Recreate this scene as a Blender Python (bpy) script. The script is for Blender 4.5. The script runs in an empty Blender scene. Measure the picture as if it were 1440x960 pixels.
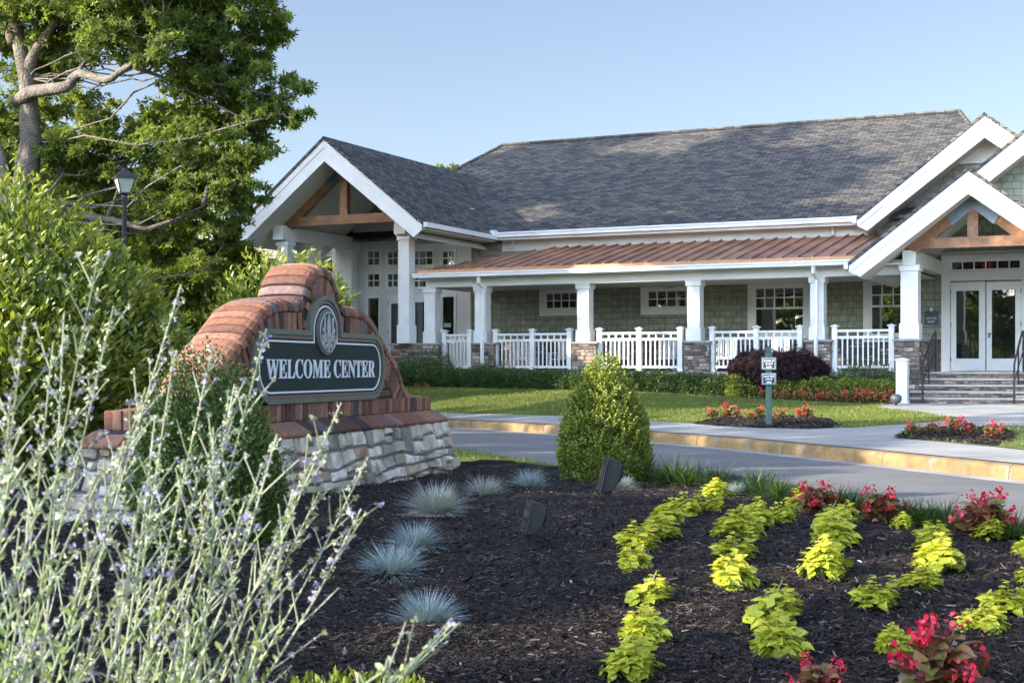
import bpy, math, random
import numpy as np
from mathutils import Vector, Matrix
R = math.radians
sc = bpy.context.scene
col = sc.collection
# ---------------------------------------------------------------- camera, sky, sun, exposure
CAMZ, HY = 1.2, 518.0
cam = bpy.data.cameras.new('camera'); cam.sensor_width = 36; cam.lens = 50
cam.shift_y = 38 / 1440; cam.clip_start = .05; cam.clip_end = 3000
cam.dof.use_dof = True; cam.dof.focus_distance = 12.5; cam.dof.aperture_fstop = 14
co = bpy.data.objects.new('camera', cam); col.objects.link(co)
co.location = (0, 0, CAMZ); co.rotation_euler = (R(90), 0, 0); sc.camera = co
SUN_EL = 20.0
TRAVEL = Vector((.93, .37, 0)).normalized()
w = bpy.data.worlds.new('World'); sc.world = w; w.use_nodes = True
nt = w.node_tree; bg = nt.nodes['Background']
sky = nt.nodes.new('ShaderNodeTexSky'); sky.sky_type = 'NISHITA'; sky.sun_disc = False
sky.sun_elevation = R(SUN_EL); sky.sun_rotation = math.atan2(-TRAVEL.x, -TRAVEL.y)
sky.air_density = 1.0; sky.dust_density = .6; sky.ozone_density = 1.0; sky.altitude = 0
# paler sky, with extra brightness added behind the camera to fill the shade
hs = nt.nodes.new('ShaderNodeHueSaturation'); hs.inputs['Saturation'].default_value = .80; nt.links.new(sky.outputs[0], hs.inputs['Color'])
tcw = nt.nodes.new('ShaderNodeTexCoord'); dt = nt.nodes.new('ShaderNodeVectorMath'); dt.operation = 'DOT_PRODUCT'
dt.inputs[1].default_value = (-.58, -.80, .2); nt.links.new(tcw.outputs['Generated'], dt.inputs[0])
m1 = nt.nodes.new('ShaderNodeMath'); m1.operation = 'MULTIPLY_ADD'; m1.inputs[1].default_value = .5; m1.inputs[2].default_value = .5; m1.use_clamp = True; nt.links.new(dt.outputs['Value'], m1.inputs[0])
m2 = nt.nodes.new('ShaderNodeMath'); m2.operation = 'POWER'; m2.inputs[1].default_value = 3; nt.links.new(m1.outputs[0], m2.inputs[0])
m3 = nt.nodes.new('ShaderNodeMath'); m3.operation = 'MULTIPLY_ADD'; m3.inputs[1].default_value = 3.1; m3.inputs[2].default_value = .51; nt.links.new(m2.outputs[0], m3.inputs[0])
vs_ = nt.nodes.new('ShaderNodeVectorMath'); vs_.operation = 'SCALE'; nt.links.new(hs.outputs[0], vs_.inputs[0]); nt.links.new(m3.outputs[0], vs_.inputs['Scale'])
tn = nt.nodes.new('ShaderNodeVectorMath'); tn.operation = 'MULTIPLY'; tn.inputs[1].default_value = (.90, .93, 1.03); nt.links.new(vs_.outputs[0], tn.inputs[0])
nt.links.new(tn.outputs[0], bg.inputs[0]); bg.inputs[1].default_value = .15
sl = bpy.data.lights.new('sun', 'SUN'); sl.energy = 4.6; sl.angle = R(.5); sl.color = (1, .90, .74)
so = bpy.data.objects.new('sun', sl); col.objects.link(so)
sd = Vector((TRAVEL.x * math.cos(R(SUN_EL)), TRAVEL.y * math.cos(R(SUN_EL)), -math.sin(R(SUN_EL))))
so.rotation_euler = sd.to_track_quat('-Z', 'Y').to_euler(); so.location = (-30, -12, 20)
sc.view_settings.view_transform = 'Standard'; sc.view_settings.look = 'None'
sc.view_settings.gamma = 1; sc.view_settings.exposure = 1.42
sc.cycles.max_bounces = 6; sc.cycles.transparent_max_bounces = 6; sc.cycles.use_denoising = True

# ---------------------------------------------------------------- frames of reference
TH = R(25.4)
CU, SU = math.cos(TH), math.sin(TH)            # u = (CU,-SU), v = (SU,CU)
def uv2w(u, v, z=0): return Vector((u * CU + v * SU, -u * SU + v * CU, z))
def w2uv(x, y): return (x * CU - y * SU, x * SU + y * CU)
def bp(px, py, v):                             # where the sight line of the survey meets facade plane v
    k = (px - 720) / 2000; D = v / (SU * k + CU)
    return D * (CU * k - SU), CAMZ - (py - HY) * D / 2000
def U(px, v): return bp(px, HY, v)[0]
def at(px, py, fz):                            # point of the terrain fz under a survey line
    k = (px - 720) / 2000; s = (py - HY) / 2000
    lo, hi = 1.0, 90.0
    for i in range(60):
        m = (lo + hi) / 2
        if CAMZ - s * m > fz(k * m, m): lo = m
        else: hi = m
    return Vector((k * lo, lo, fz(k * lo, lo)))

# ---------------------------------------------------------------- materials
MATS = {}
def srgb(r, g, b):
    f = lambda c: (c / 255 / 12.92) if c <= 10 else ((c / 255 + .055) / 1.055) ** 2.4
    return (f(r), f(g), f(b))
def mat(name, c1, c2=None, rough=.7, scale=6, bump=0, bscale=40, metal=0, spec=.5, attr=None, fac=(.3, .7), detail=4, coord='Object', bdist=.01, c3=None):
    if name in MATS: return MATS[name]
    m = bpy.data.materials.new(name); m.use_nodes = True; n = m.node_tree; L = n.links
    p = n.nodes['Principled BSDF']; p.inputs['Roughness'].default_value = rough; p.inputs['Metallic'].default_value = metal
    p.inputs['Specular IOR Level'].default_value = spec
    tc = n.nodes.new('ShaderNodeTexCoord'); c2 = c2 or tuple(x * .82 for x in c1)
    no = n.nodes.new('ShaderNodeTexNoise'); no.inputs['Scale'].default_value = scale; no.inputs['Detail'].default_value = detail
    L.new(tc.outputs[coord], no.inputs['Vector'])
    r = n.nodes.new('ShaderNodeValToRGB'); e = r.color_ramp.elements
    e[0].position, e[1].position = fac; e[0].color = (*c1, 1); e[1].color = (*c2, 1)
    if c3: x = e.new((fac[0] + fac[1]) / 2); x.color = (*c3, 1)
    if attr:
        a = n.nodes.new('ShaderNodeAttribute'); a.attribute_name = 'rnd'
        mx = n.nodes.new('ShaderNodeMath'); mx.operation = 'MULTIPLY_ADD'; mx.inputs[1].default_value = attr
        s2 = n.nodes.new('ShaderNodeMath'); s2.operation = 'MULTIPLY'; s2.inputs[1].default_value = 1 - attr
        L.new(no.outputs[0], s2.inputs[0]); L.new(a.outputs['Fac'], mx.inputs[0]); L.new(s2.outputs[0], mx.inputs[2])
        L.new(mx.outputs[0], r.inputs[0])
    else: L.new(no.outputs[0], r.inputs[0])
    L.new(r.outputs[0], p.inputs['Base Color'])
    if bump:
        nb = n.nodes.new('ShaderNodeTexNoise'); nb.inputs['Scale'].default_value = bscale; nb.inputs['Detail'].default_value = 5
        L.new(tc.outputs[coord], nb.inputs['Vector'])
        b = n.nodes.new('ShaderNodeBump'); b.inputs['Strength'].default_value = bump; b.inputs['Distance'].default_value = bdist
        L.new(nb.outputs[0], b.inputs['Height']); L.new(b.outputs[0], p.inputs['Normal'])
    MATS[name] = m; return m
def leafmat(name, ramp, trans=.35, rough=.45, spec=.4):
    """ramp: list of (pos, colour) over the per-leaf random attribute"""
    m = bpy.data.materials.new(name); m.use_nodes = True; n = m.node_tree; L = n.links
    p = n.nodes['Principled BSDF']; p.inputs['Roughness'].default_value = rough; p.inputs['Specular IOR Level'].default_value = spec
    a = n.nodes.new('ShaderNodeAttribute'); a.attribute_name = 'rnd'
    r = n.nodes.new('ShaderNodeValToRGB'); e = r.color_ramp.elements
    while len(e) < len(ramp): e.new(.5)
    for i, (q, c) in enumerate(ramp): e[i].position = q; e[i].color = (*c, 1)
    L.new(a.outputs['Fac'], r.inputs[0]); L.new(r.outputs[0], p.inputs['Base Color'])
    if trans:
        t = n.nodes.new('ShaderNodeBsdfTranslucent'); g = n.nodes.new('ShaderNodeMixRGB'); g.blend_type = 'MULTIPLY'; g.inputs[0].default_value = 1
        g.inputs[2].default_value = (1.5, 1.55, .8, 1); L.new(r.outputs[0], g.inputs[1]); L.new(g.outputs[0], t.inputs[0])
        mx = n.nodes.new('ShaderNodeMixShader'); mx.inputs[0].default_value = trans
        L.new(p.outputs[0], mx.inputs[1]); L.new(t.outputs[0], mx.inputs[2])
        L.new(mx.outputs[0], n.nodes['Material Output'].inputs['Surface'])
    MATS[name] = m; return m
def bricky(name, ca, cb, mort, bw, rh, ms=.01, rough=.85, bias=0, off=.5, bump=.4, scale=1, sq=1, sqf=2, tint=None, tscale=3, distort=0, bdist=.02):
    """rows of shingles / bricks laid out in metres over the UV map"""
    m = bpy.data.materials.new(name); m.use_nodes = True; n = m.node_tree; L = n.links
    p = n.nodes['Principled BSDF']; p.inputs['Roughness'].default_value = rough; p.inputs['Specular IOR Level'].default_value = .08
    uv = n.nodes.new('ShaderNodeUVMap'); uv.uv_map = 'UVMap'
    b = n.nodes.new('ShaderNodeTexBrick'); b.inputs['Scale'].default_value = scale
    b.inputs['Brick Width'].default_value = bw; b.inputs['Row Height'].default_value = rh; b.inputs['Mortar Size'].default_value = ms
    b.inputs['Mortar Smooth'].default_value = .1; b.inputs['Bias'].default_value = bias; b.offset = off; b.squash = sq; b.squash_frequency = sqf
    b.inputs['Color1'].default_value = (*ca, 1); b.inputs['Color2'].default_value = (*cb, 1); b.inputs['Mortar'].default_value = (*mort, 1)
    src = uv.outputs[0]
    if distort:
        dn = n.nodes.new('ShaderNodeTexNoise'); dn.inputs['Scale'].default_value = 4; L.new(uv.outputs[0], dn.inputs['Vector'])
        mm = n.nodes.new('ShaderNodeMixRGB'); mm.blend_type = 'LINEAR_LIGHT'; mm.inputs[0].default_value = distort
        L.new(uv.outputs[0], mm.inputs[1]); L.new(dn.outputs['Color'], mm.inputs[2]); src = mm.outputs[0]
    L.new(src, b.inputs['Vector'])
    no = n.nodes.new('ShaderNodeTexNoise'); no.inputs['Scale'].default_value = tscale; no.inputs['Detail'].default_value = 5
    L.new(uv.outputs[0], no.inputs['Vector'])
    r = n.nodes.new('ShaderNodeValToRGB'); e = r.color_ramp.elements; e[0].position, e[1].position = .3, .7
    e[0].color = (.72, .72, .72, 1); e[1].color = (1.15, 1.15, 1.15, 1)
    if tint: e[0].color = (*tint, 1)
    L.new(no.outputs[0], r.inputs[0])
    mu = n.nodes.new('ShaderNodeMixRGB'); mu.blend_type = 'MULTIPLY'; mu.inputs[0].default_value = 1
    L.new(b.outputs['Color'], mu.inputs[1]); L.new(r.outputs[0], mu.inputs[2]); L.new(mu.outputs[0], p.inputs['Base Color'])
    # each course overlaps the one below: saw-tooth height inside a row, gaps between pieces
    sp = n.nodes.new('ShaderNodeSeparateXYZ'); L.new(src, sp.inputs[0])
    dv = n.nodes.new('ShaderNodeMath'); dv.operation = 'DIVIDE'; dv.inputs[1].default_value = rh / scale; L.new(sp.outputs[1], dv.inputs[0])
    fr = n.nodes.new('ShaderNodeMath'); fr.operation = 'FRACT'; L.new(dv.outputs[0], fr.inputs[0])
    ad = n.nodes.new('ShaderNodeMath'); ad.operation = 'MULTIPLY_ADD'; ad.inputs[1].default_value = -1.2; L.new(b.outputs['Fac'], ad.inputs[0])
    iv = n.nodes.new('ShaderNodeMath'); iv.operation = 'SUBTRACT'; iv.inputs[0].default_value = 1; L.new(fr.outputs[0], iv.inputs[1]); L.new(iv.outputs[0], ad.inputs[2])
    bu = n.nodes.new('ShaderNodeBump'); bu.inputs['Strength'].default_value = bump; bu.inputs['Distance'].default_value = bdist
    L.new(ad.outputs[0], bu.inputs['Height']); L.new(bu.outputs[0], p.inputs['Normal'])
    MATS[name] = m; return m

def stain(m, scale, lo, hi, p0=.35, p1=.65):
    n = m.node_tree; L = n.links; p = n.nodes['Principled BSDF']; tc = n.nodes.new('ShaderNodeTexCoord'); src = p.inputs['Base Color'].links[0].from_socket
    nz = n.nodes.new('ShaderNodeTexNoise'); nz.inputs['Scale'].default_value = scale; nz.inputs['Detail'].default_value = 9; nz.inputs['Roughness'].default_value = .62; L.new(tc.outputs['Object'], nz.inputs[0])
    r = n.nodes.new('ShaderNodeValToRGB'); r.color_ramp.elements[0].color = (*lo, 1); r.color_ramp.elements[1].color = (*hi, 1); r.color_ramp.elements[0].position = p0; r.color_ramp.elements[1].position = p1; L.new(nz.outputs[0], r.inputs[0])
    mx = n.nodes.new('ShaderNodeMixRGB'); mx.blend_type = 'MULTIPLY'; mx.inputs[0].default_value = 1; L.new(src, mx.inputs[1]); L.new(r.outputs[0], mx.inputs[2]); L.new(mx.outputs[0], p.inputs['Base Color'])
# ---------------------------------------------------------------- mesh builder
ORG = {}
class MB:
    def __init__(s): s.v = []; s.f = []; s.r = []
    def add(s, vs, fs, rnd=0.5):
        k = len(s.v); s.v += [tuple(map(float, p)) for p in vs]; s.r += [rnd] * len(vs)
        s.f += [tuple(i + k for i in f) for f in fs]
    def box(s, x0, x1, y0, y1, z0, z1, rnd=.5, M=None):
        if x0 > x1: x0, x1 = x1, x0
        if y0 > y1: y0, y1 = y1, y0
        if z0 > z1: z0, z1 = z1, z0
        p = [(x, y, z) for z in (z0, z1) for y in (y0, y1) for x in (x0, x1)]
        if M is not None: p = [M @ Vector(q) for q in p]
        s.add(p, [(0, 2, 3, 1), (4, 5, 7, 6), (0, 1, 5, 4), (2, 6, 7, 3), (0, 4, 6, 2), (1, 3, 7, 5)], rnd)
    def ext(s, poly, o, a, b, n, rnd=.5):
        """polygon (pa,pb) in the frame o,a,b, pushed along vector n"""
        o, a, b, n = map(Vector, (o, a, b, n))
        if a.cross(b).dot(n) > 0: poly = list(poly)[::-1]
        k = len(poly); p = [o + a * x + b * y for x, y in poly]; q = [t + n for t in p]
        s.add(p + q, [tuple(range(k)), tuple(range(2 * k - 1, k - 1, -1))] + [(i, i + k, (i + 1) % k + k, (i + 1) % k) for i in range(k)], rnd)
    def tube(s, pts, rad, n=6, rnd=.5, cap=True, sq=1):
        pts = [Vector(p) for p in pts]; m = len(pts)
        if not hasattr(rad, '__len__'): rad = [rad] * m
        vs = []; up = Vector((0.13, .31, 1)).normalized(); a = None
        for i in range(m):
            t = (pts[min(i + 1, m - 1)] - pts[max(i - 1, 0)])
            t = t.normalized() if t.length > 1e-9 else Vector((0, 0, 1))
            if a is None:
                a = t.cross(up if abs(t.dot(up)) < .95 else Vector((1, 0, 0))).normalized()
            else: a = (a - t * a.dot(t)); a = a.normalized() if a.length > 1e-6 else t.orthogonal().normalized()
            b = t.cross(a)
            for j in range(n):
                an = 2 * math.pi * (j + .5) / n; vs.append(pts[i] + (a * math.cos(an) + b * math.sin(an) * sq) * rad[i])
        fs = [(i * n + j, i * n + (j + 1) % n, (i + 1) * n + (j + 1) % n, (i + 1) * n + j) for i in range(m - 1) for j in range(n)]
        if cap: fs += [tuple(range(n - 1, -1, -1)), tuple((m - 1) * n + j for j in range(n))]
        s.add(vs, fs, rnd)
    def lathe(s, prof, c=(0, 0, 0), n=16, rnd=.5, rot=0):
        c = Vector(c); vs = []
        for r, z in prof:
            for j in range(n):
                an = 2 * math.pi * j / n + rot; vs.append(c + Vector((r * math.cos(an), r * math.sin(an), z)))
        m = len(prof)
        fs = [(i * n + j, i * n + (j + 1) % n, (i + 1) * n + (j + 1) % n, (i + 1) * n + j) for i in range(m - 1) for j in range(n)]
        fs += [tuple(range(n - 1, -1, -1)), tuple((m - 1) * n + j for j in range(n))]
        s.add(vs, fs, rnd)
    def build(s, name, m, parent=None, org=None, smooth=False, bevel=0, jit=0):
        org = org if org is not None else (ORG.get(parent.name, (0, 0, 0)) if parent else (0, 0, 0))
        me = bpy.data.meshes.new(name)
        v = np.array(s.v, dtype=np.float64).reshape(-1, 3) - np.array(org)
        me.from_pydata(v.tolist(), [], s.f); me.update()
        at_ = me.attributes.new('rnd', 'FLOAT', 'POINT'); at_.data.foreach_set('value', np.array(s.r, dtype=np.float32))
        uvl = me.uv_layers.new(name='UVMap')
        Z = Vector((0, 0, 1)); V = [Vector(p) for p in s.v]
        d = np.zeros(len(me.loops) * 2, dtype=np.float32)
        for pl in me.polygons:
            nn = pl.normal
            t = Z.cross(nn)
            t = t.normalized() if t.length > .02 else Vector((1, 0, 0))
            b = nn.cross(t)
            for li in pl.loop_indices:
                p = V[me.loops[li].vertex_index]; d[2 * li] = p.dot(t); d[2 * li + 1] = p.dot(b)
        uvl.data.foreach_set('uv', d)
        return finish(name, me, m, parent, smooth, bevel, org)
def finish(name, me, m, parent=None, smooth=False, bevel=0, org=None):
    if isinstance(m, (list, tuple)):
        for q in m: me.materials.append(q)
    else: me.materials.append(m)
    if smooth: me.polygons.foreach_set('use_smooth', [True] * len(me.polygons))
    o = bpy.data.objects.new(name, me); col.objects.link(o)
    if parent: o.parent = parent; ORG[o.name] = org if org is not None else ORG.get(parent.name, (0, 0, 0))
    if bevel:
        b = o.modifiers.new('bevel', 'BEVEL'); b.width = bevel; b.segments = 2; b.limit_method = 'ANGLE'; b.angle_limit = R(35)
    return o
def tag(o, label=None, cat=None, group=None, kind=None):
    if label: o['label'] = label
    if cat: o['category'] = cat
    if group: o['group'] = group
    if kind: o['kind'] = kind
    return o
def thing(name, label, cat, loc=(0, 0, 0), rz=0, group=None, org=None):
    o = bpy.data.objects.new(name, None); o.empty_display_size = .2; col.objects.link(o); o.location = loc; o.rotation_euler = (0, 0, rz)
    ORG[o.name] = org if org is not None else (0, 0, 0)
    return tag(o, label, cat, group)
def bthing(name, label, cat, org, group=None):          # a thing whose parts are given in building coordinates (u, v, z)
    return thing(name, label, cat, uv2w(*org), -TH, group, org)
def dup(o, loc=None, rz=None, label=None, scale=None, parent=None):
    c = o.copy(); col.objects.link(c)
    if parent: c.parent = parent
    if loc is not None: c.location = loc
    if rz is not None: c.rotation_euler = (0, 0, rz)
    if scale: c.scale = (scale,) * 3 if not hasattr(scale, '__len__') else scale
    if label: c['label'] = label
    for ch in list(o.children): dup(ch, parent=c)
    return c
def text_mesh(body, serif=True):
    if serif: body = ''.join(chr(0x1D400 + ord(c) - 65) if 'A' <= c <= 'Z' else c for c in body)
    c = bpy.data.curves.new('lettering', 'FONT'); c.body = body; c.extrude = .02; c.resolution_u = 3
    t = bpy.data.objects.new('lettering_source', c); col.objects.link(t)
    bpy.context.view_layer.update()
    me = bpy.data.meshes.new_from_object(t.evaluated_get(bpy.context.evaluated_depsgraph_get()))
    bpy.data.objects.remove(t); bpy.data.curves.remove(c)
    v = np.zeros(len(me.vertices) * 3); me.vertices.foreach_get('co', v); v = v.reshape(-1, 3)
    f = [tuple(p.vertices) for p in me.polygons]; bpy.data.meshes.remove(me)
    lo, hi = v.min(0), v.max(0); v = (v - lo) / np.maximum(hi - lo, 1e-6)
    return v, f
def text_add(mb, body, o, a, b, n, serif=True):
    """lettering stretched over the box o + [0,1]a + [0,1]b, raised by n"""
    v, f = text_mesh(body, serif); o, a, b, n = map(Vector, (o, a, b, n))
    flip = a.cross(b).dot(n) < 0
    mb.add([o + a * p[0] + b * p[1] + n * p[2] for p in v], [q[::-1] for q in f] if flip else f)

# ---------------------------------------------------------------- foliage
def nrm(a): return a / np.maximum(np.linalg.norm(a, axis=1, keepdims=True), 1e-9)
T_DIAM = (np.array([(0, 0, 0), (.45, .28, .05), (1, 0, -.08), (.45, -.28, .05)]), [(0, 3, 2, 1)])
T_FOLD = (np.array([(0, 0, 0), (.5, 0, -.05), (1, 0, -.16), (.3, .2, .05), (.72, .17, -.02), (.3, -.2, .05), (.72, -.17, -.02)]),
          [(0, 1, 4, 3), (1, 2, 4), (0, 5, 6, 1), (1, 6, 2)])
def t_tuft(n=5, w=.2, up=.25):
    v = []; f = []
    for i in range(n):
        a = 2 * math.pi * i / n + (i % 2) * .3; c, s_ = math.cos(a), math.sin(a); k = len(v); l = 1 - .25 * (i % 2); z = up * (1 if i % 2 else -.6)
        for (x, y, h) in ((0.05, 0, 0), (.5, w, .3), (1, 0, 1), (.5, -w, .3)): v.append((l * (x * c - y * s_), l * (x * s_ + y * c), z * h))
        f.append((k, k + 3, k + 2, k + 1))
    return np.array(v), f
T_TUFT = t_tuft(); T_TUFT7 = t_tuft(7, .13, .45)
def t_serr():                                             # broad serrated blade (coleus)
    n = 6; v = []; f = []; hw = [.05, .30, .40, .36, .24, .12, 0]
    for i in range(n + 1):
        x = i / n; d = -.28 * x * x
        v.append((x, 0, d - .03))
        w_ = hw[i]; v.append((x, w_, d + .05)); v.append((x, -w_, d + .05))
        v.append((x + .02, w_ * .74, d + .03)); v.append((x + .02, -w_ * .74, d + .03))
    for i in range(n):
        a, b = 5 * i, 5 * (i + 1)
        # tooth: outer point at i, notch just after it
        f += [(a, a + 2, a + 4), (a, a + 4, b + 2, b), (a, a + 3, a + 1), (a, b, b + 1, a + 3)]
    return np.array(v), f
T_SERR = t_serr()
def t_round():                                            # broad wavy leaf (begonia)
    v = [(0.0, 0, 0), (.5, 0, -.04)]; m = 10
    for i in range(m):
        a = math.pi + 2 * math.pi * (i + .5) / m; v.append((.5 + .52 * math.cos(a), .42 * math.sin(a), .08 * abs(math.sin(a)) - .12 * (math.cos(a) > .3) + .03 * (i % 2)))
    return np.array(v), [(1, 2 + i, 2 + (i + 1) % m) for i in range(m)]
T_ROUND = t_round()
T_OVATE = (np.array([(0, 0, 0), (.3, 0, -.02), (.7, 0, -.05), (1.05, 0, -.16), (.12, .22, .04), (.42, .36, .07), (.8, .24, .0), (.12, -.24, .05), (.45, -.38, .06), (.8, -.22, .01)]),
           [(0, 1, 5, 4), (1, 2, 6, 5), (2, 3, 6), (0, 7, 8, 1), (1, 8, 9, 2), (2, 9, 3)])
def scatter(tpl, P, X, Nn, S, rnd, wscale=1.0):
    tv, tf = tpl; X = nrm(X); Y = nrm(np.cross(Nn, X)); Zn = np.cross(X, Y)
    N = len(P); S = np.asarray(S).reshape(-1, 1, 1) * np.ones((N, 1, 1))
    V = P[:, None, :] + S * (tv[None, :, 0:1] * X[:, None, :] + wscale * tv[None, :, 1:2] * Y[:, None, :] + tv[None, :, 2:3] * Zn[:, None, :])
    return V.reshape(-1, 3), tf, len(tv), N, np.repeat(rnd, len(tv))
def cloud_mesh(name, parts):
    """one mesh from several scatter() results"""
    vs = []; ls = []; cnt = []; rs = []; k = 0
    for V, tf, nv, N, rr in parts:
        offs = (np.arange(N) * nv)[:, None]
        for n_ in sorted({len(t) for t in tf}):
            fa = np.array([t for t in tf if len(t) == n_])
            idx = (offs[:, :, None] + fa[None, :, :]).reshape(-1) + k
            ls.append(idx); cnt.append(np.full(N * len(fa), n_))
        vs.append(V); rs.append(rr); k += len(V)
    V = np.concatenate(vs); Lp = np.concatenate(ls); C = np.concatenate(cnt)
    me = bpy.data.meshes.new(name); me.vertices.add(len(V)); me.vertices.foreach_set('co', V.astype(np.float32).ravel())
    me.loops.add(len(Lp)); me.loops.foreach_set('vertex_index', Lp.astype(np.int32))
    me.polygons.add(len(C)); st = np.concatenate([[0], np.cumsum(C)[:-1]])
    me.polygons.foreach_set('loop_start', st.astype(np.int32))
    try: me.polygons.foreach_set('loop_total', C.astype(np.int32))
    except Exception: pass
    me.update(calc_edges=True); me.validate()
    a = me.attributes.new('rnd', 'FLOAT', 'POINT'); a.data.foreach_set('value', np.concatenate(rs).astype(np.float32))
    return me
def lump(P, k, rg, n=5):
    o = np.zeros(len(P))
    for i in range(n):
        d = rg.normal(size=3) * k; o += np.sin(P @ d + rg.uniform(0, 6.28))
    return o / n
def shrub(seed, R_, H, prof, n, leaf, tpl=T_FOLD, up=.5, rough=.12, lk=4, shell=.25, shoots=0, shootl=.2, wsc=1.0):
    """leaves on and under the skin of a body of revolution; prof(h) = relative radius"""
    rg = np.random.default_rng(seed)
    hh = np.linspace(0, 1, 60); pr = np.array([max(prof(h), .02) for h in hh]); cdf = np.cumsum(pr); cdf = cdf / cdf[-1]
    h = np.interp(rg.uniform(0, 1, n), cdf, hh); a = rg.uniform(0, 2 * math.pi, n); r0 = np.interp(h, hh, pr)
    dr = np.gradient(pr, hh); sl_ = np.interp(h, hh, dr)
    out = np.stack([np.cos(a), np.sin(a), np.zeros(n)], 1)
    Nn = nrm(out * 1.0 + np.stack([np.zeros(n), np.zeros(n), -sl_ * R_ / H], 1))
    P = out * (r0 * R_)[:, None]; P[:, 2] = h * H
    k = lump(P, lk / max(R_, .2), rg) * rough
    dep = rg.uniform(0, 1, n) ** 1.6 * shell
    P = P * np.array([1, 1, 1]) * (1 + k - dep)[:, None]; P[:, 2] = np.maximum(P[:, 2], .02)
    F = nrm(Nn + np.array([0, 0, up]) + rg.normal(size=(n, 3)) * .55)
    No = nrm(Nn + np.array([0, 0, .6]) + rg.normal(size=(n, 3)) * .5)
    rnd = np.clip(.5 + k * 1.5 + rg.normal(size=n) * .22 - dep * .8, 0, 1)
    parts = [scatter(tpl, P, F, No, leaf * rg.uniform(.65, 1.25, n), rnd, wsc)]
    if shoots:
        m = shoots; h = np.interp(rg.uniform(.25, 1, m), cdf, hh); a = rg.uniform(0, 2 * math.pi, m); r0 = np.interp(h, hh, pr)
        base = np.stack([np.cos(a) * r0 * R_, np.sin(a) * r0 * R_, h * H], 1) * .97
        dr_ = nrm(np.stack([np.cos(a) * .5, np.sin(a) * .5, np.ones(m)], 1) + rg.normal(size=(m, 3)) * .2)
        q = 9
        for j in range(q):
            t = (j + 1) / q; P = base + dr_ * shootl * t * rg.uniform(.6, 1.1, (m, 1))
            an = j * 2.4 + rg.uniform(0, .5, m); sd_ = np.stack([np.cos(an), np.sin(an), np.zeros(m)], 1)
            F = nrm(sd_ * .8 + dr_ * (.55 + t)); parts.append(scatter(tpl, P, F, nrm(dr_ - sd_ * .3), leaf * (1.15 - .35 * t), np.clip(rg.normal(size=m) * .1 + .82, 0, 1), wsc))
    return cloud_mesh('foliage', parts)
def stems_mb(H, R_, n, r, seed, z0=0):
    rd = random.Random(seed); mb = MB()
    for i in range(n):
        a = rd.uniform(0, 6.28); q = rd.uniform(.2, .75) * R_
        mb.tube([(0.02 * math.cos(a), .02 * math.sin(a), z0 - .02), (q * .4 * math.cos(a), q * .4 * math.sin(a), H * .35), (q * math.cos(a), q * math.sin(a), H * rd.uniform(.6, .85))], [r, r * .8, r * .3], 5)
    return mb
# ---------------------------------------------------------------- terrain
def catmull(p, n=8):
    p = [np.array(q, float) for q in p]; p = [2 * p[0] - p[1]] + p + [2 * p[-1] - p[-2]]; o = []
    for i in range(1, len(p) - 2):
        for j in range(n):
            t = j / n; a, b, c, d = p[i - 1], p[i], p[i + 1], p[i + 2]
            o.append(.5 * (2 * b + (c - a) * t + (2 * a - 5 * b + 4 * c - d) * t * t + (3 * b - a - 3 * c + d) * t ** 3))
    o.append(p[-2]); return [tuple(q) for q in o]
KERB = catmull([(-40, 50), (-20, 43), (-8, 35.5), (-3.6, 31.5), (-1.74, 29.3), (-.2, 27.5), (1.1, 25.4), (2.25, 23.2), (3.1, 21.6), (4.1, 19.0), (5.0, 16.4), (6.2, 13.0), (8.2, 8.0), (12, 0), (18, -12)])
REDGE = catmull([(-40, 40), (-20, 33), (-8, 27), (-3.6, 23.4), (-1.0, 20.3), (.52, 16.6), (1.6, 14.4), (2.6, 12.2), (3.6, 9.9), (5.0, 6.4), (6.8, 2), (12, -12)])
def pdist(x, y, pl):
    best = 1e9
    for (ax, ay), (bx, by) in zip(pl[:-1], pl[1:]):
        dx, dy = bx - ax, by - ay; t = max(0, min(1, ((x - ax) * dx + (y - ay) * dy) / (dx * dx + dy * dy)))
        d = (x - ax - t * dx) ** 2 + (y - ay - t * dy) ** 2
        if d < best: best = d
    return math.sqrt(best)
def sstep(t): t = max(0, min(1, t)); return t * t * (3 - 2 * t)
def zN(x, y):                                             # planting bed side
    b = float(np.interp(y, [0, 4, 5.5, 8, 10.5, 14, 17, 24], [.02, .03, .06, .17, .21, .16, .12, .1]))
    return .06 + (b - .06) * sstep(pdist(x, y, REDGE) / 1.1)
def zF(x, y):                                             # building side
    u, v = w2uv(x, y)
    zh = float(np.interp(u, [-30, -18, -12, -9, -6.4, -3], [.74, .70, .62, .50, .40, .40]))
    dk = pdist(x, y, KERB); dh = max(0, 32.3 - v)
    return .16 + (zh - .16) * sstep(dk / (dk + dh + 1e-6)) if dh > 0 else zh
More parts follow.
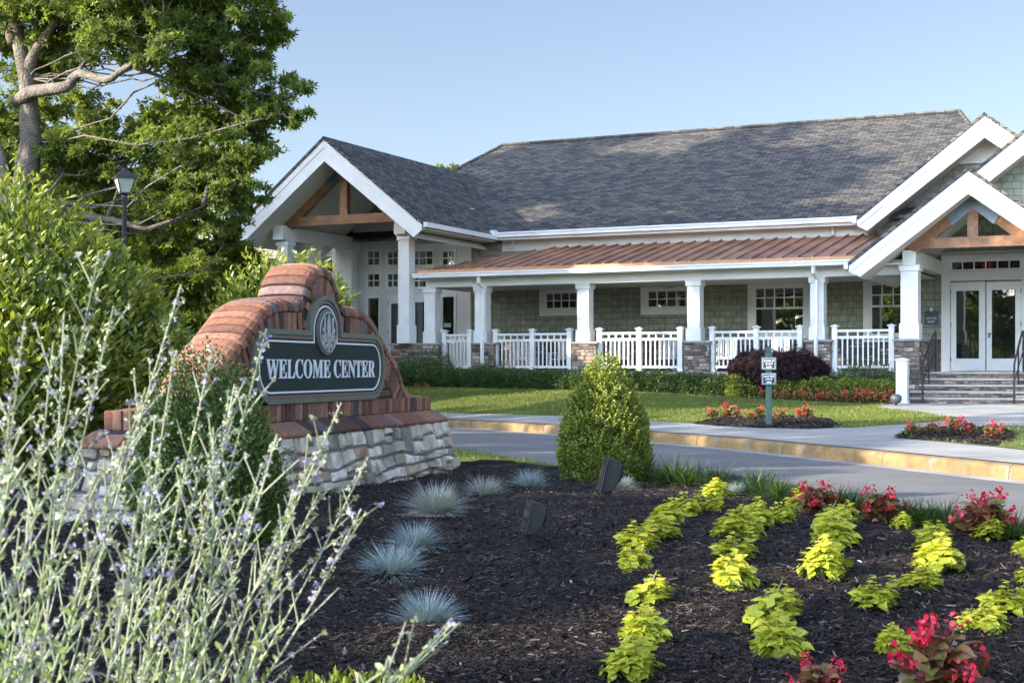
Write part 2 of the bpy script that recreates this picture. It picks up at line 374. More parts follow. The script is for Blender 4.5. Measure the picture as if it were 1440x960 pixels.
def patch(name, poly, fz, m, step=.5, dz=0, kind='structure', bumpy=None, skirt=0):
    me = bpy.data.meshes.new(name)
    import bmesh
    bm = bmesh.new(); vs = [bm.verts.new((x, y, 0)) for x, y in poly]; f = bm.faces.new(vs)
    bmesh.ops.triangulate(bm, faces=[f])
    xs = [p[0] for p in poly]; ys = [p[1] for p in poly]
    def cuts(a, b, st):
        a = max(a, -26); b = min(b, 50); k = math.ceil(a / st)
        while k * st < b: yield k * st; k += 1
    for ax, lo, hi in ((0, min(xs), max(xs)), (1, min(ys), max(ys))):
        for c in cuts(lo, hi, step):
            co_ = (c, 0, 0) if ax == 0 else (0, c, 0); no_ = (1, 0, 0) if ax == 0 else (0, 1, 0)
            bmesh.ops.bisect_plane(bm, geom=bm.verts[:] + bm.edges[:] + bm.faces[:], dist=1e-5, plane_co=co_, plane_no=no_)
    for v in bm.verts: v.co.z = fz(v.co.x, v.co.y) + dz + (bumpy(v.co.x, v.co.y) if bumpy else 0)
    for f in bm.faces:
        if f.normal.z < 0: f.normal_flip()
    bm.normal_update(); bm.to_mesh(me); bm.free()
    o = finish(name, me, m, smooth=True); return tag(o, kind=kind)
m_grass = mat('lawn', (.065, .095, .022), (.13, .16, .04), .9, 14, .5, 160, bdist=.02, c3=(.09, .13, .022))
m_soil = mat('far_ground', (.05, .07, .02), (.08, .09, .03), .95, 2)
m_asph = mat('asphalt', (.12, .118, .12), (.19, .185, .178), .9, 70, .35, 260, detail=8, bdist=.006)
m_conc = mat('concrete', (.27, .262, .25), (.37, .36, .335), .85, 1.2, .15, 120, detail=12)
m_yel = mat('yellow_paint', (.27, .18, .075), (.22, .195, .15), .85, 5, .3, 60, detail=12, fac=(.42, .66), c3=(.24, .155, .062))
stain(m_asph, .55, (.74, .74, .76), (1.12, 1.10, 1.06)); stain(m_conc, .8, (.80, .79, .77), (1.08, 1.08, 1.07)); stain(m_yel, 3, (.62, .60, .60), (1.1, 1.1, 1.1))
m_mulch = mat('mulch', (.010, .007, .0065), (.040, .026, .020), .95, 60, 1, 90, bdist=.03, detail=8)
tag(patch('ground', [(-900, -600), (900, -600), (900, 1500), (-900, 1500)], lambda x, y: -.10, m_soil, 1000), kind='structure')
def strip(name, A_, B_, z, m, n=8, kind='structure'):
    mb = MB(); k = len(A_); vs = []
    for a, b in zip(A_, B_):
        for j in range(n + 1): t = j / n; vs.append((a[0] * (1 - t) + b[0] * t, a[1] * (1 - t) + b[1] * t, z))
    q = n + 1; fs = [(i * q + j, i * q + j + 1, (i + 1) * q + j + 1, (i + 1) * q + j) for i in range(k - 1) for j in range(n)]
    a, b, c = (Vector(vs[i]) for i in fs[0][:3])
    if (b - a).cross(c - a).z < 0: fs = [f[::-1] for f in fs]
    mb.add(vs, fs); return tag(mb.build(name, m), kind=kind)
def by_y(pl, ys): a = np.array(pl)[::-1]; return [(float(np.interp(y, a[:, 1], a[:, 0])), y) for y in ys]
ysr = list(np.arange(40, -12.1, -.5))
strip('road', by_y(REDGE, ysr), by_y(KERB, ysr), 0, m_asph, 12)
# gutter pan and kerb stones
def offs(pl, d):
    o = []
    for i, (x, y) in enumerate(pl):
        a = np.array(pl[max(i - 1, 0)]); b = np.array(pl[min(i + 1, len(pl) - 1)]); t = (b - a) / np.linalg.norm(b - a)
        o.append((x - t[1] * d, y + t[0] * d))
    return o
KIN = offs(KERB, .17)                                     # inner (pavement) side of the kerb
gp = offs(KERB, -.28)
strip('gutter', gp, KERB, .004, m_conc, 1)
def sweep(pl, prof, m, name, gaps=None, kind='structure'):
    """profile (offset to the left, z) along a plan polyline; gaps: joint spacing"""
    pts = [np.array(p) for p in pl]; s = np.concatenate([[0], np.cumsum([np.linalg.norm(b - a) for a, b in zip(pts[:-1], pts[1:])])])
    X = np.array(pts)
    def pos(t): return np.array([np.interp(t, s, X[:, 0]), np.interp(t, s, X[:, 1])])
    mb = MB(); t0 = 0; rd = random.Random(4)
    while t0 < s[-1] - .1:
        t1 = min(t0 + gaps, s[-1]); n = max(2, int((t1 - t0 - .012) / .4)); vs = []; k = len(prof); r_ = rd.random()
        for i in range(n + 1):
            t = t0 + .006 + (t1 - t0 - .012) * i / n; p = pos(t); q = pos(t + .05) - pos(t - .05); q = q / (np.linalg.norm(q) + 1e-9)
            for o_, z in prof: vs.append((p[0] - q[1] * o_, p[1] + q[0] * o_, z))
        fs = [(i * k + j, (i + 1) * k + j, (i + 1) * k + (j + 1) % k, i * k + (j + 1) % k) for i in range(n) for j in range(k)]
        fs += [tuple(range(k)), tuple(n * k + j for j in range(k - 1, -1, -1))]
        mb.add(vs, fs, r_); t0 = t1
    o = mb.build(name, m); return tag(o, kind=kind)
sweep(KERB, [(0, -.12), (.012, .10), (.035, .148), (.07, .163), (.165, .166), (.165, -.12)], m_yel, 'kerb', gaps=2.4)
# building side: lawn, pavements, beds
far = KIN + [(60, -12), (60, 90), (-60, 90), (-60, 60)]
patch('lawn', far, lambda x, y: zF(x, y), m_grass, 1.0)
def wpt(l, fz=zF, dz=0): return [tuple(at(a, b, fz).xy) for a, b in l]
def kin_range(y1, y0): return [p for p in KIN if y0 < p[1] < y1]
tip = wpt([(1352, 589)])[0]
inner = wpt([(600, 581.5), (690, 582.5), (790, 585.5), (911, 592.5), (992, 597), (1060, 602), (1130, 604), (1200, 602), (1290, 596), (1340, 591), (1352, 588.5), (1335, 587), (1290, 580), (1250, 576), (1235, 574)])
doorw = uv2w(-6.6, 33.6)[:2], uv2w(-1.0, 33.6)[:2], uv2w(6, 33.6)[:2], uv2w(8, 24)[:2]
east = [(13.5, 18), (13.5, 8), (20, -8), (18, -12)]
slab = [(-40, 52.2), (-20, 45.2), (-8, 37.6), (-3.4, 33.6)] + inner + [tuple(doorw[0]), tuple(doorw[1]), tuple(doorw[2]), tuple(doorw[3])] + east + KIN[::-1]
patch('pavement', slab, zF, m_conc, .5, .014)
mb = MB(); d_ = 0; q0 = np.array(KIN[0])
for i in range(1, len(KIN) - 1):
    a_ = np.array(KIN[i]); d_ += np.linalg.norm(a_ - q0); q0 = a_
    if d_ < 1.5 or not 14 < a_[1] < 31: continue
    d_ = 0; t_ = np.array(KIN[i + 1]) - np.array(KIN[i - 1]); t_ /= np.linalg.norm(t_); n_ = np.array([-t_[1], t_[0]])
    for j in range(6):
        p0, p1 = a_ + n_ * (1.75 * j / 6), a_ + n_ * (1.75 * (j + 1) / 6); vs = [(*(p + s_ * t_ * .007), zF(*p) + .0185) for p, s_ in ((p0, -1), (p1, -1), (p1, 1), (p0, 1))]; mb.add(vs, [(0, 1, 2, 3), ])
tag(mb.build('pavement_joint', mat('joint', (.06, .058, .055))), kind='structure')
isl = wpt([(1257, 617), (1262, 612), (1285, 608), (1320, 603), (1370, 601), (1420, 600), (1470, 602), (1560, 606), (1560, 650), (1470, 640), (1438, 634), (1393, 629), (1330, 623)])
patch('lawn_island', isl, zF, m_grass, .4, .024)
isb = wpt([(1259, 617), (1285, 608.5), (1320, 604), (1370, 602), (1405, 606), (1427, 613), (1424, 622), (1400, 629), (1330, 622)])
def mound(cx, cy, r, h): return lambda x, y: h * sstep(1.3 - math.hypot(x - cx, y - cy) / r)
ctr = at(1340, 612, zF); patch('island_bed', isb, zF, m_mulch, .3, .03, bumpy=mound(ctr.x, ctr.y, 1.3, .05))
sbd = wpt([(975, 597), (1010, 589), (1060, 585.5), (1120, 587), (1165, 592), (1183, 600), (1130, 603.5), (1070, 603), (1010, 600)])
ctr2 = at(1080, 594, zF); patch('sign_bed', sbd, zF, m_mulch, .3, .02, bumpy=mound(ctr2.x, ctr2.y, 1.2, .06))
hb = [tuple(uv2w(u_, v_)[:2]) for u_, v_ in ((-26, 32.2), (-20, 32.25), (-14, 32.2), (-9.5, 31.9), (-6.5, 31.7), (-6.05, 32.3), (-6.9, 34.3), (-26, 34.3))]
patch('foundation_bed', hb, zF, m_mulch, .8, .02)
# near side: verge lawn and the big planting bed
patch('verge', [(-40, -12), (12, -12)] + REDGE[::-1], zN, m_grass, .6)
BR = wpt([(600, 664), (633, 661), (700, 663), (785, 667), (930, 664), (1050, 676), (1200, 707), (1330, 727), (1460, 750)], zN)
def mb_(x, y): return .012 * (math.sin(x * 7 + y * 3) + math.sin(x * 3.1 - y * 8.3)) + .008 * math.sin(x * 19 + 2 * math.sin(y * 17)) + .008 * math.sin(y * 23 + x * 5)
BED = [(-14, -4), (6.2, -4)] + [(x - .04, y) for x, y in REDGE[::-1] if -4 < y < BR[-1][1] - .2] + BR[::-1] + [(-3.5, 16.3), (-14, 18)]
patch('mulch_bed', BED, zN, m_mulch, .12, .035, bumpy=mb_)
def zB(x, y): return zN(x, y) + .035 + mb_(x, y)
def inpoly(X, Y, poly):
    c = np.zeros(len(X), bool)
    for (x0, y0), (x1, y1) in zip(poly, poly[1:] + poly[:1]):
        if y0 == y1: continue
        k = ((y0 > Y) != (y1 > Y)) & (X < (x1 - x0) * (Y - y0) / (y1 - y0) + x0); c ^= k
    return c
def zgrid(fz, x0, x1, y0, y1, st):
    xs = np.arange(x0, x1 + st, st); ys = np.arange(y0, y1 + st, st); g = np.array([[fz(x, y) for x in xs] for y in ys])
    def f(X, Y):
        i = np.clip((X - x0) / st, 0, len(xs) - 1.001); j = np.clip((Y - y0) / st, 0, len(ys) - 1.001); a = i.astype(int); b = j.astype(int); i -= a; j -= b
        return g[b, a] * (1 - i) * (1 - j) + g[b, a + 1] * i * (1 - j) + g[b + 1, a] * (1 - i) * j + g[b + 1, a + 1] * i * j
    return f
rg = np.random.default_rng(11)
# shredded bark
n = 430000
Y = 3.6 * np.exp(rg.uniform(0, math.log(16.5 / 3.6), n)); X = rg.uniform(-.66, .46, n) * Y; k = inpoly(X, Y, BED); X, Y = X[k], Y[k]; n = len(X)
P = np.stack([X, Y, zgrid(zB, -12, 8, 3, 17, .1)(X.copy(), Y.copy()) + rg.uniform(.0, .022, n)], 1)
a = rg.uniform(0, 6.28, n); F = np.stack([np.cos(a), np.sin(a), rg.normal(0, .28, n)], 1); No = np.stack([rg.normal(0, .35, n), rg.normal(0, .35, n), np.ones(n)], 1)
T_CHIP = (np.array([(0, .12, 0), (1, .09, 0), (1.06, 0, .07), (0, 0, .09), (1, -.1, -.01), (0, -.14, 0)]), [(0, 3, 2, 1), (3, 5, 4, 2)])
me = cloud_mesh('bark_mulch', [scatter(T_CHIP, P, F, No, rg.gamma(3, .0056, n) + .006, rg.uniform(0, 1, n))])
def chips(poly, fz, n, z_):
    a_ = np.array(poly); X = rg.uniform(a_[:, 0].min(), a_[:, 0].max(), n); Y = rg.uniform(a_[:, 1].min(), a_[:, 1].max(), n); k = inpoly(X, Y, poly); X, Y = X[k], Y[k]; n = len(X)
    P = np.stack([X, Y, np.array([fz(x, y) for x, y in zip(X, Y)]) + z_], 1); a = rg.uniform(0, 6.28, n)
    return scatter(T_CHIP, P, np.stack([np.cos(a), np.sin(a), rg.normal(0, .28, n)], 1), np.stack([rg.normal(0, .35, n), rg.normal(0, .35, n), np.ones(n)], 1), rg.gamma(3, .012, n) + .01, rg.uniform(0, 1, n))
m_chip = leafmat('bark', [(0, (.008, .006, .006)), (.6, (.024, .017, .014)), (.88, (.055, .038, .029)), (1, (.19, .14, .11))], 0, .8, .3)
tag(finish('bark_mulch', me, m_chip), 'dark shredded bark mulch covering the planting bed', 'mulch', kind='stuff')
f1, f2 = mound(ctr.x, ctr.y, 1.3, .05), mound(ctr2.x, ctr2.y, 1.2, .06)
tag(finish('bark_mulch', cloud_mesh('bark_mulch', [chips(isb, lambda x, y: zF(x, y) + f1(x, y), 9000, .035), chips(sbd, lambda x, y: zF(x, y) + f2(x, y), 8000, .027)]), m_chip), 'bark mulch in the two small flower beds by the pavement', 'mulch', kind='stuff')
m_blade = leafmat('grass_blade', [(0, (.085, .115, .026)), (.5, (.16, .195, .046)), (.85, (.25, .27, .07)), (1, (.36, .34, .15))], .3, .6, .2)
T_BLADE = (np.array([(0, .5, 0), (0, -.5, 0), (.55, -.38, 0), (.55, .38, 0), (1, 0, -.18)]), [(0, 1, 2, 3), (3, 2, 4)])
def grass(name, poly, fz, n, x0, x1, y0, y1, hgt, wid, label, excl=(), power=0):
    X = rg.uniform(x0, x1, n); Y = rg.uniform(y0, y1, n); k = inpoly(X, Y, poly)
    for e in excl: k &= ~inpoly(X, Y, e)
    X, Y = X[k], Y[k]; n = len(X); Z = zgrid(fz, x0 - 1, x1 + 1, y0 - 1, y1 + 1, .4)(X.copy(), Y.copy())
    P = np.stack([X, Y, Z], 1); F = nrm(np.stack([rg.normal(0, .35, n), rg.normal(0, .35, n), np.ones(n)], 1)); No = rg.normal(size=(n, 3)); No[:, 2] = 0
    me = cloud_mesh(name, [scatter(T_BLADE, P, F, No, hgt * rg.uniform(.6, 1.3, n), np.clip(.45 + .25 * lump(P, 1.5, rg) + rg.normal(0, .2, n), 0, 1), wid / hgt)])
    tag(finish(name, me, m_blade), label, 'grass', kind='stuff')
strip = REDGE + [(14, -12), (14, -30), (-40, -30)]
grass('verge_grass', [tuple(p) for p in ([q for q in REDGE if 10 < q[1] < 26] + [(-9, 18)] + [(-3.5, 16.2)] + BR)], zN, 120000, -7, 4.2, 9, 25, .055, .007, 'bright lawn strip between the mulch bed and the road')
lawnvis = [(-9, 45), (14, 24)]
lw = wpt([(560, 583)]) + inner + hb[:-2][::-1]
grass('lawn_grass', lw, zF, 330000, -6, 14, 24, 40, .05, .011, 'mown lawn in front of the long porch', excl=(sbd,))
grass('island_grass', isl, lambda x, y: zF(x, y) + .024, 30000, 5, 14, 18, 32, .045, .010, 'lawn patch at the right end of the island bed', excl=(isb,))
# ---------------------------------------------------------------- clubhouse
WHT = (.80, .80, .78)
m_white = mat('white_trim', (.80, .80, .78), (.68, .67, .63), .5, 1.1, detail=10, fac=(.45, .8))
m_whitew = mat('white_wall', (.74, .73, .68), (.68, .67, .62), .6, 1.5)
m_soff = mat('soffit', (.60, .57, .50), (.55, .52, .45), .7, 2)
m_roof = bricky('roof_shingle', (.165, .15, .126), (.066, .066, .070), (.03, .03, .034), .30, .14, .010, .95, 0, .5, .9, tscale=6, bdist=.03)
m_green = bricky('green_shingle', (.335, .345, .262), (.28, .292, .215), (.11, .12, .095), .16, .175, .006, .85, 0, .37, .7, sq=1.4, tscale=5, bdist=.02)
m_cop = mat('copper', (.47, .25, .15), (.29, .15, .10), .42, 1.6, .05, 30, metal=.3, detail=9, c3=(.40, .20, .12))
m_copedge = mat('copper_edge', (.48, .28, .15), (.38, .20, .10), .45, 4, metal=.4)
m_cedar = mat('cedar', (.34, .165, .075), (.20, .095, .045), .55, 3, .2, 60, detail=8)
m_gal = mat('galvanised', (.20, .24, .27), (.15, .18, .2), .5, 6, metal=.5)
m_stone = leafmat('ledge_stone', [(0, (.09, .08, .075)), (.3, (.20, .17, .14)), (.5, (.27, .25, .23)), (.7, (.34, .24, .16)), (.85, (.45, .43, .39)), (1, (.24, .13, .09))], 0, .9, .2)
m_mort = mat('mortar', (.075, .068, .06), (.11, .10, .09), .95, 20)
m_cap = mat('cap_stone', (.36, .35, .33), (.28, .27, .26), .85, 12, .3, 60)
m_sill = mat('tread_stone', (.50, .46, .38), (.38, .35, .30), .85, 8, .3, 60)
m_floor = mat('porch_floor', (.30, .29, .27), (.24, .23, .22), .85, 5)
m_blackm = mat('black_metal', (.013, .013, .015), (.02, .02, .022), .36, 20)
m_red = mat('red_vinyl', (.55, .02, .04), None, .5)
def glassm():
    m = bpy.data.materials.new('window_glass'); m.use_nodes = True; n = m.node_tree; L = n.links
    p = n.nodes['Principled BSDF']; p.inputs['Base Color'].default_value = (.012, .015, .014, 1); p.inputs['Roughness'].default_value = .015
    p.inputs['IOR'].default_value = 2.4; p.inputs['Specular IOR Level'].default_value = .6
    tc = n.nodes.new('ShaderNodeTexCoord'); nz = n.nodes.new('ShaderNodeTexNoise'); nz.inputs['Scale'].default_value = 1.3; L.new(tc.outputs['Object'], nz.inputs[0])
    b = n.nodes.new('ShaderNodeBump'); b.inputs['Strength'].default_value = .04; b.inputs['Distance'].default_value = .05; L.new(nz.outputs[0], b.inputs['Height']); L.new(b.outputs[0], p.inputs['Normal'])
    return m
m_glass = glassm()
def m_blind_(): return mat('blind', (.20, .21, .20), (.16, .17, .165), .6, 3)
SZR = random.Random(77)
def stones(mb, o, a, b, n, W, H, rh=(.06, .13), wd=(.12, .34), dep=.02, rd=SZR):
    """irregular coursed stones over the rectangle o + [0,W]a + [0,H]b, standing proud along n"""
    o, a, b, n = map(Vector, (o, a, b, n)); flip = a.cross(b).dot(n) < 0
    z = 0
    while z < H - .02:
        h = min(rd.uniform(*rh), H - z)
        if H - z - h < rh[0] * .6: h = H - z
        x = -rd.uniform(0, wd[0])
        while x < W:
            w_ = rd.uniform(*wd); x0, x1 = max(x, 0), min(x + w_, W)
            if W - x1 < .05: x1 = W
            if x1 - x0 > .03:
                sp = [(z, z + h)] if rd.random() < .75 or h < .09 else [(z, z + h * .5), (z + h * .5, z + h)]
                for z0, z1 in sp:
                    g = .006; j = lambda: rd.uniform(-.006, .006); d = dep * rd.uniform(.4, 1.3); i_ = min(.012, (x1 - x0) * .2, (z1 - z0) * .2)
                    q = [(x0 + g + j(), z0 + g + j()), (x1 - g + j(), z0 + g + j()), (x1 - g + j(), z1 - g + j()), (x0 + g + j(), z1 - g + j())]
                    c = [(x0 + g + i_ + j(), z0 + g + i_ + j()), (x1 - g - i_ + j(), z0 + g + i_ + j()), (x1 - g - i_ + j(), z1 - g - i_ + j()), (x0 + g + i_ + j(), z1 - g - i_ + j())]
                    V = [o + a * p + b * r_ for p, r_ in q] + [o + a * p + b * r_ + n * (d + rd.uniform(-.004, .004)) for p, r_ in c]
                    F = [(4, 5, 6, 7)] + [(k, (k + 1) % 4, (k + 1) % 4 + 4, k + 4) for k in range(4)]
                    if flip: F = [f[::-1] for f in F]
                    mb.add(V, F, rd.random())
            x += w_
        z += h
FL = 1.12                                                  # porch floor
VC, VW = 34.5, 38.0                                        # column line, wall line
CB = bthing('clubhouse', 'long single-storey clubhouse with grey shingle roof, copper porch roof and green shingle walls', 'building', (-12, 36, .4))
ORG[CB.name] = (-12, 36, .4)
def bp_(name, m, mb, parent=CB, **k): return mb.build(name, m, parent, org=ORG[CB.name], **k)
uW0, uE = -24.3, .45
# walls
mb = MB(); mb.box(U(663, VW), uE, VW, VW + .25, .2, 5.0); bp_('green_wall', m_green, mb)
mb = MB(); mb.box(-30.2, uW0 - .02, VW + .9, VW + 1.1, .3, 6.0); bp_('side_wall', m_green, mb)
mb = MB(); mb.box(-23.5, U(663, VW) + .0, VW - .06, VW + .2, .2, 6.0); mb.box(-24.0, -23.5, VW - .3, VW + .2, .2, 5.2)
mb.box(uW0, -23.9, VW, VW + .2, .2, 5.2)
mb.ext([(-24.3, 4.7), (-18.4, 4.7), (-18.4, 4.98), (-21.35, 7.3), (-24.3, 4.98)], (0, VW + .05, 0), (1, 0, 0), (0, 0, 1), (0, .1, 0))
bp_('white_entrance_wall', m_whitew, mb)
mb = MB(); mb.box(-18.35, -7.0, VW - .05, VW + .02, 4.66, 5.02); bp_('frieze', m_white, mb)
# back and ends so that the building is a closed volume
mb = MB(); mb.box(uW0, uE, 50.0, 50.3, .2, 5.0); mb.box(uW0, uW0 + .2, VW + .3, 49.95, .2, 5.0); mb.box(uE - .2, uE, VW + .3, 49.95, .2, 5.0); bp_('rear_wall', m_green, mb)
# main roof
EZ, RZ, EV, RV = 5.17, 8.92, 37.45, 44.5
rl, rr = -21.5, U(1350, RV)
mb = MB(); e0 = -24.4; e1 = rr + 2.8
A = (e0, EV, EZ); B = (e1, EV, EZ); C_ = (rr, RV, RZ); D_ = (rl, RV, RZ); E_ = (e0, 51.5, EZ); F_ = (e1, 51.5, EZ)
hp = (rr + 2.6, EV + 3, EZ + 1.6)
def slab_faces(mb, quad, th=.10):
    q = [Vector(p) for p in quad]; n_ = (q[1] - q[0]).cross(q[2] - q[0]).normalized(); n_ = n_ if n_.z > 0 else -n_
    lo = [p - n_ * th for p in q]; k = len(q)
    if (q[1] - q[0]).cross(q[2] - q[0]).z < 0: q = q[::-1]; lo = lo[::-1]
    mb.add(q + lo, [tuple(range(k)), tuple(range(2 * k - 1, k - 1, -1))] + [(i, i + k, (i + 1) % k + k, (i + 1) % k) for i in range(k)])
slab_faces(mb, [A, B, C_, D_]); slab_faces(mb, [D_, E_, A]); slab_faces(mb, [E_, D_, C_, F_]); slab_faces(mb, [C_, B, F_])
bp_('main_roof', m_roof, mb)
mb = MB(); mb.tube([Vector(D_) + Vector((0, 0, .03)), Vector(C_) + Vector((0, 0, .03))], .07, 6); mb.tube([Vector(D_) + Vector((0, 0, .02)), Vector(A) + Vector((0, 0, .02))], .06, 6); mb.tube([Vector(C_) + Vector((0, 0, .02)), Vector(B) + Vector((0, 0, .02))], .06, 6)
bp_('ridge_cap', m_roof, mb)
mb = MB(); mb.box(-18.3, -7.72, EV - .13, EV + .02, EZ - .14, EZ - .01); mb.box(-18.3, -7.72, EV - .16, EV - .13, EZ - .045, EZ - .005); mb.box(-18.3, -7.72, EV + .0, EV + .05, EZ - .22, EZ - .10)
mb.box(-18.4, -18.24, EV - .2, EV - .02, EZ - .16, EZ + .06)
mb.box(-7.9, -7.66, EV - .2, EV - .02, EZ - .16, EZ + .0)
bp_('gutter', m_white, mb)
mb = MB(); mb.box(-18.3, -7.7, EV + .05, VW + .1, EZ - .16, EZ - .13); bp_('eave_soffit', m_soff, mb)
def spout(pts, name='downspout'):
    mb = MB(); mb.tube(pts, .05, 4); return bp_(name, m_white, mb)
u_, z_ = bp(722, 330, VW - .2); spout([(u_, VW - .3, EZ - .15), (u_ - .02, VW - .12, EZ - .3), (u_ - .1, VW - .12, 4.75)])
u_, z_ = bp(1171, 312, VW - .2); spout([(u_, VW - .3, EZ - .15), (u_, VW - .12, EZ - .3), (u_, VW - .12, 4.72)])
# ---- gables
def gable(uc, zp, hw, pitch, v0, v1, bz, name, vin=None, step=.30, soff_to=None, ovw=.22):
    """roof of two slopes with stepped white rake boards in front; zp = height of the ridge, bz = rake depth (vertical)"""
    zt = zp - pitch * hw
    for s in (-1, 1):
        mb = MB(); ue = uc + s * hw
        slab_faces(mb, [(uc, v0 - .03, zp), (ue + s * .03, v0 - .03, zt - .03 * pitch), (ue + s * .03, v1, zt - .03 * pitch), (uc, v1, zp)], .07)
        bp_(name, m_roof, mb)
        t = .10
        mb = MB()                                          # outer narrow board, inner wide board, both cut plumb at the foot
        mb.ext([(0, zp - t), (s * hw, zt - t), (s * (hw), zt - t - .16), (0, zp - t - .20)], (uc, v0, 0), (1, 0, 0), (0, 0, 1), (0, .06, 0))
        mb.ext([(0, zp - t - .19), (s * (hw - .012), zt - t - .15), (s * (hw - .25), zt - t - .15 - .0 + .25 * pitch - (bz - .2)), (0, zp - t - bz)], (uc, v0 + .022, 0), (1, 0, 0), (0, 0, 1), (0, .05, 0))
        bp_('rake_board', m_white, mb)
        mb = MB(); d = t + .012 if False else bz * .35 + t
        st = soff_to or v1
        mb.add([(uc, v0 + .07, zp - t - bz * .9), (uc + s * (hw - .22), v0 + .07, zt - t - bz * .9 + .22 * pitch), (uc + s * (hw - .22), st, zt - t - bz * .9 + .22 * pitch), (uc, st, zp - t - bz * .9)], [(0, 1, 2, 3) if s > 0 else (3, 2, 1, 0)])
        bp_('gable_soffit', m_soff, mb)
        mb = MB(); mb.box(ue - .12 if s > 0 else ue, ue + .12 if s > 0 else ue - .0, 0, 1, 0, 1) if False else None
        if mb.v: bp_('x', m_white, mb)
        mb = MB(); x0, x1 = (ue + .03, ue + .13) if s > 0 else (ue - .13, ue - .03)
        mb.box(x0, x1, v0 + .05, v1, zt - .17, zt - .04); bp_('gutter', m_white, mb)
        mb = MB(); ui = ue - s * .42; mb.box(min(ui, ue + s * .028), max(ui, ue + s * .028), v0 + .08, v1, zt - .22, zt - .19); bp_('eave_soffit', m_soff, mb)
PIT = .80
UP = -21.38
gable(UP, 7.56, 3.05, PIT, 33.0, 37.42, .58, 'portico_roof')
# the portico roof runs on over the main roof
mb = MB()
for s in (-1, 1):
    zt = 7.56 - PIT * 3.05
    # stop on the main roof slope: v where main roof reaches the height
    vr = EV + (7.56 - EZ) / ((RZ - EZ) / (RV - EV))
    slab_faces(mb, [(UP, 37.42, 7.56), (UP + s * 3.08, 37.42, zt - .024), (UP + s * 3.0, EV + .15, zt + .05), (UP, vr + .35, 7.56)], .05)
bp_('portico_roof', m_roof, mb)
gable(-4.56, 7.57, 3.14, PIT - .02, 37.0, 50.4, .52, 'wing_roof', soff_to=37.9)
mb = MB(); mb.ext([(-7.6, 4.2), (-1.5, 4.2), (-1.5, 4.95), (-4.56, 7.2), (-7.6, 4.95)], (0, 37.86, 0), (1, 0, 0), (0, 0, 1), (0, .12, 0)); bp_('gable_wall', m_green, mb)
mb = MB(); mb.ext([(-.62, 6.52), (.62, 6.52), (0, 7.02)], (-4.56, 37.80, 0), (1, 0, 0), (0, 0, 1), (0, .05, 0)); mb.box(-5.3, -3.8, 37.78, 37.85, 6.42, 6.52); bp_('gable_panel', m_whitew, mb)
gable(-2.62, 7.62, 3.25, PIT - .02, 36.0, 50.4, .50, 'second_wing_roof', soff_to=36.75)
mb = MB(); mb.ext([(-5.6, 4.2), (.4, 4.2), (.4, 4.95), (-2.62, 7.25), (-5.6, 4.95)], (0, 36.75, 0), (1, 0, 0), (0, 0, 1), (0, .12, 0)); bp_('gable_wall', m_green, mb)
UE_ = -4.44
gable(UE_, 5.72, 2.66, .765, 33.2, 37.95, .50, 'entry_roof')
# ---- trusses
def truss(uc, hw, zb, zp, pit, v, name='truss', th=.2, bh=.26):
    mb = MB(); mb.box(uc - hw, uc + hw, v, v + th, zb, zb + bh)
    for s in (-1, 1):
        zk = zb + bh * .2
        mb.ext([(0, zp), (s * (hw + .1), zp - pit * (hw + .1)), (s * (hw - .2), zp - pit * (hw - .2) - bh * 1.55), (0, zp - bh * 1.35)], (uc, v + .014, 0), (1, 0, 0), (0, 0, 1), (0, th - .03, 0))
    mb.box(uc - .12, uc + .12, v - .006, v + th - .02, zb + bh, zp - .1)
    o = bp_(name, m_cedar, mb)
    mb = MB()
    for s in (-1, 1):
        mb.ext([(0, zp + .004), (s * .62, zp - pit * .62), (s * .46, zp - pit * .46 - bh * 1.6), (0, zp - bh * 1.45)], (uc, v - .012, 0), (1, 0, 0), (0, 0, 1), (0, .01, 0))
    bp_('gusset', m_gal, mb, parent=o); return o
truss(UP, 1.98, 5.25, 7.02, PIT, 34.0)
truss(UE_, 1.45, 3.98, 5.22, .765, 33.95, bh=.24)
mb = MB()                                                   # white infill behind the entry truss, with dark triangular lights
mb.ext([(-1.7, 4.12), (1.7, 4.12), (0, 5.35)], (UE_, VW - .02, 0), (1, 0, 0), (0, 0, 1), (0, .02, 0)); bp_('entry_gable_wall', m_whitew, mb)
mb = MB()
for s in (-1, 1): mb.ext([(s * .22, 4.28), (s * 1.25, 4.28), (s * .22, 4.95)], (UE_, VW - .05, 0), (1, 0, 0), (0, 0, 1), (0, .02, 0))
bp_('gable_window', m_glass, mb)
# ---- columns, beams
def column(u, v, z0, z1, w_=.33, basez=.32, name='column'):
    h = w_ / 2; mb = MB(); mb.box(u - h, u + h, v - h, v + h, z0, z1)
    mb.box(u - h - .03, u + h + .03, v - h - .03, v + h + .03, z0, z0 + basez); mb.box(u - h - .035, u + h + .035, v - h - .035, v + h + .035, z1 - .14, z1 - .02)
    mb.box(u - h - .05, u + h + .05, v - h - .05, v + h + .05, z1 - .02, z1)
    return bp_(name, m_white, mb, bevel=.006)
def pier(u0, u1, v0, v1, z1, zg=.3, name='stone_pier'):
    mb = MB(); mb.box(u0, u1, v0, v1, zg, z1); o = bp_(name, m_mort, mb)
    sm = MB(); H = z1 - zg
    stones(sm, (u0, v0, zg), (1, 0, 0), (0, 0, 1), (0, -1, 0), u1 - u0, H)
    stones(sm, (u1, v0, zg), (0, 1, 0), (0, 0, 1), (1, 0, 0), v1 - v0, H)
    stones(sm, (u0, v0, zg), (0, 1, 0), (0, 0, 1), (-1, 0, 0), v1 - v0, H)
    bp_('stone_facing', m_stone, sm, parent=o)
    cp = MB(); cp.box(u0 - .05, u1 + .05, v0 - .05, v1 + .05, z1, z1 + .055); bp_('cap_stone', m_cap, cp, parent=o, bevel=.008)
    return o
